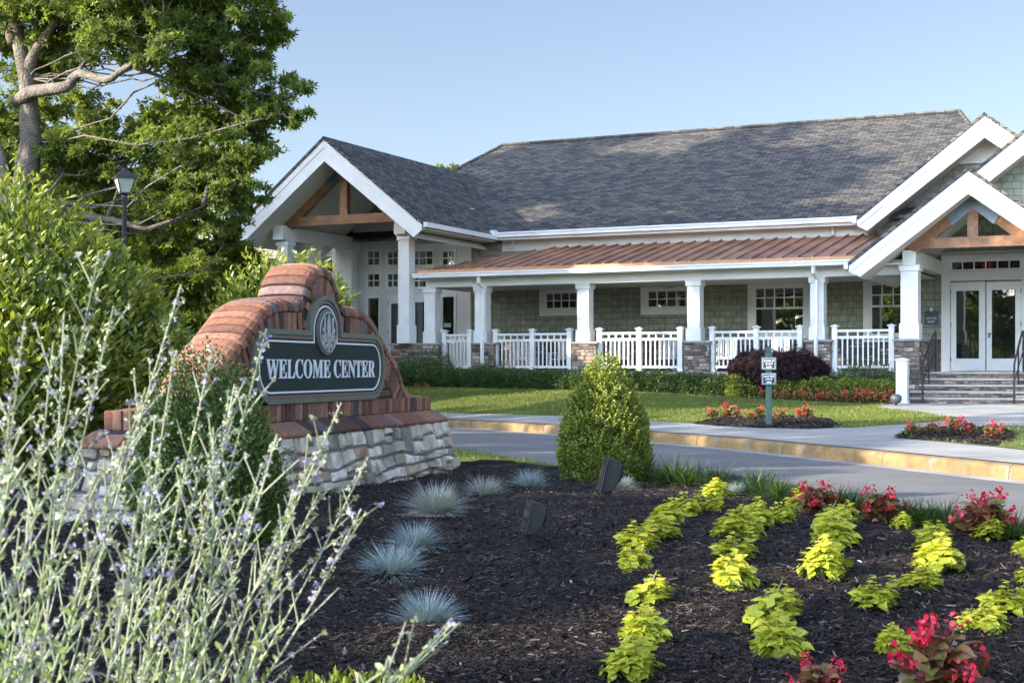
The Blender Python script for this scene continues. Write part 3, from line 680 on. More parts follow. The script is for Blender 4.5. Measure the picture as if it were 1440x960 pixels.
CZ = 3.42
PT = 1.84
cols = [U(x, VC) for x in (608, 679, 823, 978, 1151)]
for i, u in enumerate(cols):
    column(u, VC, PT + .05, CZ)
pu0, pu1 = U(551, 34.2), U(618, 34.2)
pier(pu0, pu1, 34.15, 34.75, PT)
for i, (a, b) in enumerate([(664, 694), (805, 838), (962, 997), (1134, 1168)]): pier(U(a, 34.2), U(b, 34.2), 34.2, 34.8, PT)
pe0, pe1 = U(1258, 33.9), U(1293, 33.9)
pier(pe0, pe1, 33.9, 35.3, PT)
pier(UE_ + (UE_ - pe1), UE_ + (UE_ - pe0), 33.9, 35.3, PT)
ue = -5.87
column(ue, 34.2, PT + .05, 3.62, .40, .36); column(2 * UE_ - ue, 34.2, PT + .05, 3.62, .40, .36)
mb = MB()
for x in (ue, 2 * UE_ - ue): mb.box(x - .15, x + .15, 33.98, VW, 3.62, 3.96)
bp_('entry_beam', m_whitew, mb)
ucl, ucr = -23.38, -19.40
for (u, v) in ((ucl, 34.1), (ucl, 35.5), (ucl, 37.55), (ucr, 34.1)): column(u, v, PT + .05 if u == ucr else .5, 4.86, .34, .5 if u == ucr else 1.6, 'portico_column')
mb = MB()
for x in (ucl, ucr): mb.box(x - .14, x + .14, 33.75, VW - .05, 4.86, 5.24)
mb.box(ucl - .17, ucl + .17, 33.7, 33.9, 4.86, 5.27); mb.box(ucr - .17, ucr + .17, 33.7, 33.9, 4.86, 5.27)
bp_('portico_beam', m_whitew, mb)
# ---- porch roof, beam, floor
pl0, pl1 = -18.95, -7.2
PZ0, PZ1, PV0 = 3.86, 4.72, 33.95
mb = MB(); uh = pl0 + 1.55
slab_faces(mb, [(pl0, PV0, PZ0), (pl1 + .1, PV0, PZ0), (pl1 + .1, VW - .05, PZ1), (uh + .75, VW - .05, PZ1)], .04)
slab_faces(mb, [(pl0, PV0, PZ0), (uh + .75, VW - .05, PZ1), (pl0, VW - .05, PZ0)], .04)
pr = bp_('copper_roof', m_cop, mb)
mb = MB(); sl_ = (PZ1 - PZ0) / (VW - .05 - PV0); u = pl0 + .42; hs = (VW - .05 - PV0) / (uh + .75 - pl0)
while u < pl1:
    vt = min(VW - .05, PV0 + (u - pl0) * hs)
    mb.add([(u + a_, v, PZ0 + (v - PV0) * sl_ + dz) for v in (PV0, vt) for a_, dz in ((-.018, .0), (-.018, .05), (.018, .05), (.018, .0))], [(0, 1, 5, 4), (1, 2, 6, 5), (2, 3, 7, 6), (0, 3, 2, 1), (4, 5, 6, 7)])
    u += .385
bp_('standing_seam', m_cop, mb, parent=pr)
mb = MB(); mb.box(pl0 - .01, pl1 + .1, PV0 - .03, PV0 + .0, PZ0 - .08, PZ0 + .012); mb.box(pl0 - .03, pl0, PV0, VW - .1, PZ0 - .08, PZ0 + .01); bp_('drip_edge', m_copedge, mb, parent=pr)
mb = MB(); mb.box(pl0 - .1, pl1 + .05, PV0 - .14, PV0 - .034, PZ0 - .20, PZ0 - .085); mb.box(pl0 - .1, pl1 + .05, PV0 - .165, PV0 - .14, PZ0 - .12, PZ0 - .08); bp_('gutter', m_white, mb)
mb = MB(); mb.box(pl0 + .05, -5.9, VC - .22, VC + .22, CZ, PZ0 - .09); mb.box(pl0 + .02, pl0 + .3, VC + .22, VW - .1, CZ, PZ0 - .09); mb.box(pl0, -6.0, PV0 + .02, VC - .24, PZ0 - .22, PZ0 - .19); bp_('porch_beam', m_whitew, mb)
mb = MB(); mb.box(pl0 + .3, -5.9, VC + .22, VW - .02, 3.50, 3.53); bp_('porch_ceiling', m_soff, mb)
mb = MB(); mb.box(-24.6, -7.05, 34.12, VW, FL - .10, FL); mb.box(-7.05, -1.6, 34.86, VW, FL - .10, FL); bp_('porch_floor', m_floor, mb)
mb = MB(); mb.box(-24.5, pe0, 34.3, 34.5, .2, FL - .1); bp_('foundation', m_mort, mb)
sm = MB(); stones(sm, (-24.5, 34.3, .2), (1, 0, 0), (0, 0, 1), (0, -1, 0), pe0 + 24.5, FL - .3); bp_('foundation_stone', m_stone, sm)
sm = MB(); stones(sm, (U(664, VW), VW, FL), (1, 0, 0), (0, 0, 1), (0, -1, 0), U(1330, VW) - U(664, VW), .84); stones(sm, (-18.9, 37.9, FL), (0, -1, 0), (0, 0, 1), (1, 0, 0), .01, .84); bp_('stone_wainscot', m_stone, sm)
mb = MB(); mb.box(U(664, VW), U(1330, VW), VW - .02, VW, FL, FL + .83); bp_('wainscot_backing', m_mort, mb)
mb = MB(); mb.box(U(664, VW), U(1330, VW), VW - .06, VW, FL + .845, FL + .89); bp_('wainscot_cap', m_cap, mb)
# ---- windows
def window(x0, y0, x1, y1, nx, ny, v=VW, cas=.13, split=None, blind=False, name='window', rows=None, casb=None, thick=.05):
    """glass between survey pixels on plane v; nx x ny lights, split = pixel row under which the pane is one sheet"""
    ua, zt = bp(x0, y0, v); ub, zb = bp(x1, y1, v); mz = MB(); c = cas
    zt2 = bp((x0 + x1) / 2, y0, v)[1]; zb2 = bp((x0 + x1) / 2, y1, v)[1]; zt, zb = zt2, zb2
    t = thick; cb = c if casb is None else casb
    mz.box(ua - c, ua, v - t, v, zb - cb, zt + c); mz.box(ub, ub + c, v - t, v, zb - cb, zt + c)
    mz.box(ua, ub, v - t, v, zt, zt + c); mz.box(ua, ub, v - t, v, zb - cb, zb)
    o = bp_(name, m_white, mz)
    g = MB(); g.box(ua, ub, v - .012, v - .004, zb, zt); bp_('pane', m_glass, g, parent=o)
    s = MB(); zs = bp((x0 + x1) / 2, split, v)[1] if split else zb; w_ = .016
    for i in range(1, nx): u = ua + (ub - ua) * i / nx; s.box(u - w_, u + w_, v - .028, v - .010, zs, zt)
    for i in range(1, ny): z = zs + (zt - zs) * i / ny; s.box(ua, ub, v - .026, v - .011, z - w_, z + w_)
    if split: s.box(ua, ub, v - .03, v - .01, zs - .03, zs + .02)
    for a_, b_, c_, d_ in ((ua, ua + .03, zb, zt), (ub - .03, ub, zb, zt), (ua + .03, ub - .03, zb, zb + .03), (ua + .03, ub - .03, zt - .03, zt)): s.box(a_, b_, v - .035, v - .009, c_, d_)
    bp_('sash', m_white, s, parent=o); return o
window(768, 411, 823, 434, 5, 2, cas=.2)
window(911, 408, 979, 432, 5, 2, cas=.2)
window(1062, 404, 1131, 468, 5, 2, cas=.2, split=433)
window(1225, 399, 1272, 470, 3, 2, cas=.2, split=430)
# entrance wall of the portico: grid of square lights and tall side lights
VE = VW - .06
for (x0, x1, nx) in ((517, 535, 2), (545, 561, 2), (579.5, 610, 3), (622, 640, 2)):
    window(x0, 352.5, x1, 373.5, nx, 2, v=VE, cas=.05); 
    if x0 < 600: window(x0, 384.5, x1, 404.5, nx, 2, v=VE, cas=.05)
window(517, 418, 534, 480, 1, 1, v=VE, cas=.05); window(622, 416, 640, 472, 1, 1, v=VE, cas=.05)
def door(x0, y0, x1, y1, g0, gy0, g1, gy1, v, hx=None, name='door', hinge=None):
    ua, _ = bp(x0, y0, v); ub, _ = bp(x1, y0, v); zt = bp((x0 + x1) / 2, y0, v)[1]; zb = FL + .015
    ga, gb = bp(g0, y0, v)[0], bp(g1, y0, v)[0]; gt = bp((x0 + x1) / 2, gy0, v)[1]; gz = bp((x0 + x1) / 2, gy1, v)[1]
    mb = MB(); y_0, y_1 = v - .055, v - .008
    mb.box(ua, ga, y_0, y_1, zb, zt); mb.box(gb, ub, y_0, y_1, zb, zt); mb.box(ga, gb, y_0, y_1, zb, gz); mb.box(ga, gb, y_0, y_1, gt, zt)
    o = bp_(name, m_white, mb, bevel=.004); g = MB(); g.box(ga, gb, v - .035, v - .03, gz, gt); bp_('pane', m_glass, g, parent=o)
    if hx:
        h = MB(); u, z = bp(hx, 470, v - .06); z = 2.08; h.lathe([(.026, 0), (.026, .02)], (u, v - .07, z), 8); h.tube([(u, v - .05, z), (u, v - .12, z), (u + (-.12 if hx > (x0 + x1) / 2 else .12), v - .12, z)], .011, 6); h.box(u - .02, u + .02, v - .06, v - .055, z - .1, z + .03); bp_('handle', m_blackm, h, parent=o)
    if hinge:
        h = MB(); u = ua if hinge < 0 else ub
        for z in (zb + .25, (zb + zt) / 2, zt - .3): h.box(u - .012, u + .012, v - .062, v - .05, z, z + .11)
        bp_('hinge', m_gal, h, parent=o)
    return o
door(1337.5, 396.5, 1386, 522, 1345, 409, 1377, 504, VW - .03, None, hinge=-1)
door(1387.5, 396, 1436, 522, 1395, 407.5, 1428, 504, VW - .03, 1391, hinge=1)
mb = MB(); a0, a1 = U(1324, VW), U(1337, VW); b0, b1 = U(1436.5, VW), U(1450, VW)
zt = bp(1386, 396, VW)[1]
mb.box(a0, a1, VW - .07, VW, FL, 4.12); mb.box(b0, b1, VW - .07, VW, FL, 4.12); mb.box(a1, b0, VW - .068, VW, zt + .03, bp(1386, 381, VW)[1]); mb.box(a1, b0, VW - .068, VW, bp(1386, 365.5, VW)[1], 4.12)
bp_('door_frame', m_white, mb, bevel=.004)
tw = window(1337.5, 366, 1436, 379.5, 6, 1, v=VW - .005, cas=.02, name='transom_window')
mb = MB(); u0, z0 = bp(1381, 378, VW - .06); u1, z1 = bp(1394, 369.5, VW - .06)
text_add(mb, '118', (u0, VW - .018, z0), (u1 - u0, 0, 0), (0, 0, z1 - z0), (0, -.004, 0)); bp_('door_number', m_red, mb, parent=tw)
door(547, 415, 569.5, 512, 551, 427, 563.5, 498, VE, None, name='entrance_door', hinge=-1)
door(578, 414, 602, 511, 584.5, 425, 597.5, 497, VE, 581, name='entrance_door')
mb = MB(); u0, z0 = bp(624.5, 460, VE); mb.box(u0, u0 + .24, VE - .017, VE - .0145, z0, z0 + .12); bp_('window_sticker', mat('sticker', (.5, .6, .62), (.35, .45, .5), .6, 30), mb)
# porch ceiling fittings
mb = MB(); u0, z0 = bp(941, 396, 37.9); mb.box(u0 - .16, u0 + .16, 37.86, 37.995, 3.36, 3.47); bp_('vent', m_whitew, mb, bevel=.01)
mb = MB(); u0, z0 = bp(1254, 385, 37.9); mb.box(u0 - .14, u0 + .14, 37.86, 37.995, 3.36, 3.46); bp_('vent', m_whitew, mb, bevel=.01)
# ---- railings
def railing(x0, x1, posts, v=VC - .12, name='railing'):
    us = [U(x, v) for x in posts]; z0, z1 = FL, FL + 1.06
    o = bpy.data.objects.new(name, None); col.objects.link(o); o.parent = CB; ORG[o.name] = ORG[CB.name]
    for a, b in zip(us[:-1], us[1:]):
        a += .06; b -= .06
        for h_, q0, q1 in ((.035, z1 - .10, z1 - .045), (.025, z1 - .26, z1 - .20), (.025, z0 + .09, z0 + .15)):
            mb = MB(); mb.box(a, b, v - h_, v + h_, q0, q1); bp_('rail', m_white, mb, parent=o)
        k = max(2, round((b - a) / .118))
        for i in range(1, k): u = a + (b - a) * i / k; mb = MB(); mb.box(u - .0165, u + .0165, v - .0165, v + .0165, z0 + .15, z1 - .26); bp_('baluster', m_white, mb, parent=o)
        for i in range(1, 5): u = a + (b - a) * i / 5; mb = MB(); mb.box(u - .02, u + .02, v - .02, v + .02, z1 - .20, z1 - .10); bp_('spacer', m_white, mb, parent=o)
    for u in us:
        p = MB(); h = .062; p.box(u - h, u + h, v - h, v + h, z0, z1 + .03); p.box(u - h - .03, u + h + .03, v - h - .03, v + h + .03, z1 + .03, z1 + .055)
        p.add([(u - h - .015, v - h - .015, z1 + .055), (u + h + .015, v - h - .015, z1 + .055), (u + h + .015, v + h + .015, z1 + .055), (u - h - .015, v + h + .015, z1 + .055), (u, v, z1 + .09)], [(0, 1, 4), (1, 2, 4), (2, 3, 4), (3, 0, 4)])
        p.box(u - h - .02, u + h + .02, v - h - .02, v + h + .02, z0, z0 + .05)
        bp_('post', m_white, p, parent=o)
    return o
railing(0, 0, (625.5, 661)); railing(0, 0, (697.5, 749, 801)); railing(0, 0, (843.5, 899, 957)); railing(0, 0, (1002, 1064, 1125)); railing(0, 0, (1174, 1254))
for px in (677, 1146):                                     # downspouts that drop from the porch gutter in front of the columns
    u = U(px, 34.05); spout([(u, 33.88, PZ0 - .19), (u, 33.88, PZ0 - .36), (u + .03, 34.12, PZ0 - .52), (u + .03, 34.12, 2.2), (u + .03, 34.03, 1.95), (u + .03, 34.03, .75)])
# ---- steps
mb = MB(); sm = MB(); tr = MB(); NS = 5; rise = (FL - .40) / NS; g0 = .40
ur = UE_ + (UE_ - pe1)
for i in range(NS):
    v0 = 33.2 + .33 * i; z1 = g0 + rise * (i + 1); ul = U(1279, 33.3) if i < 2 else pe1 + .02; uu = ur + .3 if i < 2 else ur - .02
    v1 = 33.88 if i < 2 else 34.86
    mb.box(ul + .0, uu, v0 + .03, v1, g0 - .1 if i == 0 else z1 - rise, z1 - .05)
    if i < 2: mb.box(pe1 + .02, ur - .02, v1, 34.86, g0, z1 - .05)
    stones(sm, (ul, v0 + .03, z1 - rise), (1, 0, 0), (0, 0, 1), (0, -1, 0), uu - ul, rise - .045, rh=(.05, .09), wd=(.12, .4))
    tr.box(ul - .02, uu, v0, (v0 + .36 if i < 4 else 34.86) if i >= 1 else v0 + .36, z1 - .045, z1)
bp_('steps', m_mort, mb); bp_('riser_stone', m_stone, sm); bp_('tread', m_sill, tr, bevel=.006)
for px in (1300, 1428):
    h = MB(); u = U(px, 33.3); uu = min(max(u, pe1 + .12), ur - .12)
    h.tube([(uu, 33.05, .42), (uu, 33.05, 1.25), (uu, 33.12, 1.33), (uu, 34.75, 2.06), (uu, 34.95, 2.08), (uu, 34.95, FL)], .022, 6); h.tube([(uu, 33.9, .7), (uu, 33.9, 1.67)], .02, 6)
    h.tube([(uu, 33.05, .9), (uu, 34.95, 1.62)], .014, 6); bp_('handrail', m_blackm, h)
# plaque beside the doors
pq = MB(); (ua, zt), (ub, zb) = bp(1300, 437.5, VW - .03), bp(1319.5, 456, VW - .03); uc = (ua + ub) / 2; hw = (ub - ua) / 2; zs = zt
ol = [(-hw, zb), (hw, zb), (hw, zs)] + [(hw * .55 * math.cos(a), zs + hw * .55 * math.sin(a)) for a in [math.pi * i / 8 for i in range(9)]] + [(-hw, zs)]
pq.ext(ol, (uc, VW - .05, 0), (1, 0, 0), (0, 0, 1), (0, .03, 0)); m_navy = mat('sign_navy', (.012, .022, .035), (.02, .03, .045), .4, 10)
pqo = bp_('wall_plaque', m_navy, pq, bevel=.003); pl_ = MB(); dz = zs - zb
text_add(pl_, 'GOLF PRO', (uc - hw * .8, VW - .052, zb + dz * .38), (hw * 1.6, 0, 0), (0, 0, dz * .17), (0, -.003, 0))
text_add(pl_, 'SHOP', (uc - hw * .5, VW - .052, zb + dz * .12), (hw * 1.0, 0, 0), (0, 0, dz * .17), (0, -.003, 0))
pl_.lathe([(.055, 0), (.055, .004)], (0, 0, 0), 14); k = 28
pl_.v[-k:] = [(uc + x, VW - .052 - z, zs + .04 + y) for x, y, z in pl_.v[-k:]]
bp_('lettering', mat('sign_silver', (.55, .57, .60), None, .5), pl_, parent=pqo)
# lower wing on the far left
mb = MB(); slab_faces(mb, [(-30.6, 37.0, 3.95), (uW0 - .1, 37.0, 3.95), (uW0 - .1, 41.5, 6.0), (-28.4, 41.5, 6.0)], .1); slab_faces(mb, [(-30.6, 37.0, 3.95), (-28.4, 41.5, 6.0), (-30.6, 46, 3.95)], .1); bp_('side_roof', m_roof, mb)
mb = MB(); mb.box(-30.7, uW0 - .1, 36.85, 36.98, 3.78, 3.93); mb.box(-30.6, uW0 - .1, 36.98, 38.9, 3.80, 3.83); bp_('gutter', m_white, mb)
mb = MB(); mb.box(-30.2, uW0 - .02, 37.8, 38.0, .3, 3.8); bp_('side_wall', m_green, mb)

# ---------------------------------------------------------------- things on and around the porch
def chair_parts(root):
    f = MB(); f.box(-.28, .28, -.25, .25, .40, .43); f.build('seat', m_white, root)
    b = MB()
    for i in range(7): x = -.24 + .08 * i; b.box(x - .024, x + .024, .25, .27, .47, 1.08)
    b.box(-.29, .29, .245, .275, 1.06, 1.13); b.box(-.29, .29, .245, .275, .44, .49); b.build('backrest', m_white, root)
    for s in (-1, 1):
        a = MB(); a.box(s * .27, s * .35, -.3, .28, .62, .645); a.build('armrest', m_white, root)
        l = MB(); l.box(s * .29, s * .33, -.24, -.20, .06, .62); l.build('leg', m_white, root)
        l = MB(); l.box(s * .29, s * .33, .23, .27, .06, 1.10); l.build('leg', m_white, root)
        r_ = MB(); r_.tube([(s * .31, -.42 + .1 * i, .022 + .10 * ((i - 4) / 4.5) ** 2) for i in range(10)], .02, 4); r_.build('rocker', m_white, root)
lab = ['white slatted rocking chair behind the left half of the second railing', 'white slatted rocking chair behind the right half of the second railing', 'white slatted rocking chair behind the left half of the third railing', 'white slatted rocking chair near the pier right of the third railing',
       'white slatted rocking chair behind the left end of the fourth railing', 'white slatted rocking chair behind the right end of the fourth railing, over the dark maple']
c0 = None
stain(m_white, .9, (.90, .89, .86), (1.02, 1.02, 1.02)); stain(m_cop, 1.2, (.75, .72, .72), (1.2, 1.2, 1.2)); stain(m_cedar, 9, (.7, .68, .66), (1.15, 1.15, 1.15))
for i, (px, v, r_) in enumerate(((732, 36.9, .3), (788, 37.0, -.3), (872, 36.8, .35), (937, 37.0, .05), (1020, 36.9, .2), (1092, 36.9, -.3))):
    loc = uv2w(U(px, v), v, FL); rz = -TH + r_
    if c0 is None:
        c0 = thing('rocking_chair', lab[0], 'rocking chair', loc, rz, 'white rocking chairs on the porch'); chair_parts(c0); c0.scale = (.82,) * 3
    else: dup(c0, loc, rz, lab[i])
# dark fabric chairs / grill cover by the third railing and black bin by the steps
t = bthing('trash_bin', 'black trash bin standing on the porch beside the stone pier and the steps', 'trash bin', (U(1309, 35.6), 35.6, FL))
mb = MB(); mb.box(-.17, .17, -.22, .22, .03, .86); mb.build('body', m_blackm, t, bevel=.02); mb = MB(); mb.box(-.2, .2, -.25, .25, .86, .93); mb.box(-.14, .14, -.18, .18, .93, .97); mb.build('lid', m_blackm, t, bevel=.015)
p = at(1269, 568, zF)
t = thing('post', 'short white square post with a cap and louvred side in front of the entry pier', 'post', p, -TH)
mb = MB(); h = .125; mb.box(-h, h, -h, h, 0, .98); mb.box(-h - .02, h + .02, -h - .02, h + .02, 0, .07)
for i in range(5): mb.box(h, h + .012, -h + .02, h - .02, .68 + .05 * i, .70 + .05 * i)
mb.build('shaft', m_white, t, bevel=.006); mb = MB(); mb.box(-h - .03, h + .03, -h - .03, h + .03, .98, 1.01); mb.add([(-h, -h, 1.01), (h, -h, 1.01), (h, h, 1.01), (-h, h, 1.01), (0, 0, 1.05)], [(0, 1, 4), (1, 2, 4), (2, 3, 4), (3, 0, 4)]); mb.build('cap', m_white, t)
p = at(1260, 570.5, zF)
t = thing('landscape_light', 'small round dark grey landscape light on the ground beside the white post', 'light', p)
mb = MB(); mb.lathe([(.03, 0), (.03, .07)], n=8); mb.build('stake', m_blackm, t); mb = MB(); mb.lathe([(.03, .05), (.09, .07), (.125, .14), (.12, .2), (.07, .25), (.01, .26)], n=16); mb.build('globe', mat('dark_grey_globe', (.08, .085, .09), None, .35), t, smooth=True)
# ---------------------------------------------------------------- monument sign (a along the face, b back, z up)
SO = Vector((-.85, 13.87, 0)); SDIR = Vector((.282, .959, 0)).normalized()
def s2w(a, b, z=0):
    p = SO + SDIR * (a - 2.475) + Vector((-SDIR.y, SDIR.x, 0)) * b; p.z = z; return p
SA = math.atan2(SDIR.y, SDIR.x)
SG = thing('monument_sign', 'brick monument sign on a stone base, dark green panel reading WELCOME CENTER', 'sign', s2w(0, .2, .1), SA, org=(0, .2, .1))
m_brick = leafmat('brick', [(0, (.08, .055, .05)), (.2, (.19, .095, .065)), (.5, (.30, .135, .085)), (.75, (.37, .20, .13)), (.9, (.24, .155, .13)), (1, (.16, .13, .13))], 0, .9, .2)
def roughen(m, scale=60, strength=.5, lo=(.6, .6, .62), hi=(1.28, 1.25, 1.2)):
    n = m.node_tree; L = n.links; p = n.nodes['Principled BSDF']; tc = n.nodes.new('ShaderNodeTexCoord')
    nz = n.nodes.new('ShaderNodeTexNoise'); nz.inputs['Scale'].default_value = scale; nz.inputs['Detail'].default_value = 8; L.new(tc.outputs['Object'], nz.inputs[0])
    b = n.nodes.new('ShaderNodeBump'); b.inputs['Strength'].default_value = strength; b.inputs['Distance'].default_value = .012; L.new(nz.outputs[0], b.inputs['Height']); L.new(b.outputs[0], p.inputs['Normal'])
    src = p.inputs['Base Color'].links[0].from_socket; n2 = n.nodes.new('ShaderNodeTexNoise'); n2.inputs['Scale'].default_value = scale * .3; n2.inputs['Detail'].default_value = 8; L.new(tc.outputs['Object'], n2.inputs[0])
    r = n.nodes.new('ShaderNodeValToRGB'); r.color_ramp.elements[0].color = (*lo, 1); r.color_ramp.elements[1].color = (*hi, 1); r.color_ramp.elements[0].position = .32; r.color_ramp.elements[1].position = .68; L.new(n2.outputs[0], r.inputs[0])
    mx = n.nodes.new('ShaderNodeMixRGB'); mx.blend_type = 'MULTIPLY'; mx.inputs[0].default_value = 1; L.new(src, mx.inputs[1]); L.new(r.outputs[0], mx.inputs[2]); L.new(mx.outputs[0], p.inputs['Base Color'])
roughen(m_brick, 90, .6, (.74, .74, .76), (1.18, 1.15, 1.12)); roughen(m_stone, 30, .6)
m_mortd = mat('dark_mortar', (.035, .033, .036), (.075, .07, .072), .95, 30, .5, 120)
m_stone2 = leafmat('field_stone', [(0, (.22, .20, .17)), (.2, (.44, .38, .29)), (.4, (.64, .58, .47)), (.6, (.80, .75, .63)), (.75, (.52, .41, .26)), (.9, (.80, .75, .66)), (1, (.40, .24, .16))], 0, .9, .2)
roughen(m_stone2, 18, .8)
half = [(0, 2.045), (.14, 2.02), (.26, 1.945), (.34, 1.84), (.385, 1.755), (.50, 1.735), (.70, 1.735), (.90, 1.71), (1.08, 1.65), (1.24, 1.55), (1.40, 1.44), (1.56, 1.35), (1.70, 1.25), (1.82, 1.12), (1.93, 1.02), (2.08, .965), (2.26, .94), (2.475, .93)]
half = [(a * 1.0, z) for a, z in half]
hp_ = catmull(half, 4); prof = [(-a, z) for a, z in hp_[::-1]] + list(hp_[1:])
PX = np.array([p[0] for p in prof]); PZ = np.array([p[1] for p in prof]); PS = np.concatenate([[0], np.cumsum(np.hypot(np.diff(PX), np.diff(PZ)))])
def pos(s): return np.array([np.interp(s, PS, PX), np.interp(s, PS, PZ)])
def nor(s, e=.03):
    d = pos(s + e) - pos(s - e); d = d / (np.linalg.norm(d) + 1e-9); return np.array([-d[1], d[0]])
TW = .37
mb = MB(); inner_ = [tuple(pos(s) + nor(s) * -.10) for s in np.linspace(.02, PS[-1] - .02, 120)]
pl = [(x, z) for x, z in zip(PX, PZ - .09)]; pl = [(-2.46, .80)] + pl + [(2.46, .80)]
mb.ext(pl, (0, .0, 0), (1, 0, 0), (0, 0, 1), (0, TW, 0)); mb.build('wall', m_mortd, SG)
def section(inset=0.0, n=10):
    r = []
    c = TW / 2; hw = TW / 2 + .032 - inset
    r.append((c - hw, -.10))
    for i in range(n + 1):
        f = math.pi * i / n; r.append((c - hw * math.copysign(abs(math.cos(f)) ** .72, math.cos(f)), -.07 + (.08 - inset) * math.sin(f) ** .8))
    r.append((c + hw, -.10)); return r
def capseg(mb, s0, s1, sec, rnd, m=2):
    vs = []; k = len(sec)
    for j in range(m):
        s = s0 + (s1 - s0) * j / (m - 1); p = pos(s); n_ = nor((s0 + s1) / 2 * .5 + s * .5)
        for b, h in sec: vs.append((p[0] + n_[0] * h, b, p[1] + n_[1] * h))
    fs = [(j * k + i, j * k + (i + 1) % k, (j + 1) * k + (i + 1) % k, (j + 1) * k + i) for j in range(m - 1) for i in range(k)]
    fs += [tuple(range(k - 1, -1, -1)), tuple((m - 1) * k + i for i in range(k))]
    mb.add(vs, fs, rnd)
rd = random.Random(5)
mb = MB(); s = .0; step = PS[-1] / round(PS[-1] / .099)
while s < PS[-1] - .01:
    sec = section(0); j = rd.uniform(-.004, .004); sec = [(b + j, h + rd.uniform(-.003, .003)) for b, h in sec]
    capseg(mb, s + .011, s + step - .011, sec, rd.random()); s += step
cb = mb.build('cap_brick', m_brick, SG, smooth=False, bevel=.011)
mb = MB(); capseg(mb, .01, PS[-1] - .01, section(.030), .5, 140); mb.build('cap_mortar', m_mortd, SG)
# soldier ring under the cap
mb = MB(); s = .55; st = .082
while s < PS[-1] - .5:
    p, n_ = pos(s), nor(s, .06); t_ = np.array([n_[1], -n_[0]])
    if abs(p[0]) < 1.97:
        o = p - n_ * .105; L_ = .195
        q = []
        for (x, y) in ((-.034, 0), (.034, 0), (.034 * .92, -L_), (-.034 * .92, -L_)): w2 = o + t_ * x + n_ * y; q.append((w2[0], w2[1]))
        k = .016 + rd.uniform(0, .008)
        mb.ext(q, (0, .0 - k, 0), (1, 0, 0), (0, 0, 1), (0, k - .002, 0), rd.random())
    s += st
mb.build('ring_brick', m_brick, SG, bevel=.005)
# flat brickwork filling the rest of the face
mb = MB(); z = .945; row = 0
def ztop(a): return float(np.interp(a, PX, PZ))
def inpanel(a, z): return abs(a) < 1.22 and .95 < z < 1.46 or (abs(a) < .26 and z < 1.72)
while z < 1.8:
    a = -2.2 + (.1 if row % 2 else 0)
    while a < 2.1:
        if min(ztop(a), ztop(a + .2), ztop(a + .1)) - .20 > z + .06 and not (inpanel(a + .03, z + .03) and inpanel(a + .17, z + .03)):
            mb.box(a + .005, a + .195, -.014 - rd.uniform(0, .005), -.001, z + .004, z + .062, rd.random())
        a += .205
    z += .071; row += 1
mb.build('face_brick', m_brick, SG, bevel=.004)
# soldier course and sloped sill course
mb = MB(); mb.box(-2.48, 2.48, -.03, TW + .03, .795, .925); mb.box(-2.54, 2.54, -.06, TW + .08, .68, .80); mb.build('course_mortar', m_mortd, SG)
mb = MB(); a = -2.49
while a < 2.48: mb.box(a + .004, a + .072, -.045 - rd.uniform(0, .006), .04, .80, .928, rd.random()); mb.box(a + .004, a + .072, TW - .04, TW + .045, .80, .928, rd.random()); a += .0795
b = .045
while b < TW - .05:
    for s_ in (-1, 1): mb.box(s_ * 2.44, s_ * 2.495, b + .004, b + .07, .80, .928, rd.random())
    b += .078
mb.build('soldier_course', m_brick, SG, bevel=.006)
mb = MB(); a = -2.60
for side in (0, 1):
    a = -2.60
    while a < 2.58:
        w_ = .2; k = rd.uniform(-.004, .004)
        q = [(0, .795), (0, .69), (-.20 + k, .685), (-.205 + k, .715), (-.055, .80)]
        if side: q = [(TW - y, z) for y, z in q]
        mb.ext(q, (a + .006, 0 + (0 if side else 0), 0), (0, 1, 0), (0, 0, 1), (w_ - .012, 0, 0), rd.random()); a += w_
b = -.19
while b < TW + .15:
    for s_ in (-1, 1):
        q = [(s_ * 2.42, .795), (s_ * 2.42, .69), (s_ * 2.64, .685), (s_ * 2.645, .715), (s_ * 2.50, .80)]
        if -.02 < b < TW - .1: mb.ext(q, (0, b + .006, 0), (1, 0, 0), (0, 0, 1), (0, .19, 0), rd.random())
    b += .2
mb.build('sill_course', m_brick, SG, bevel=.012)
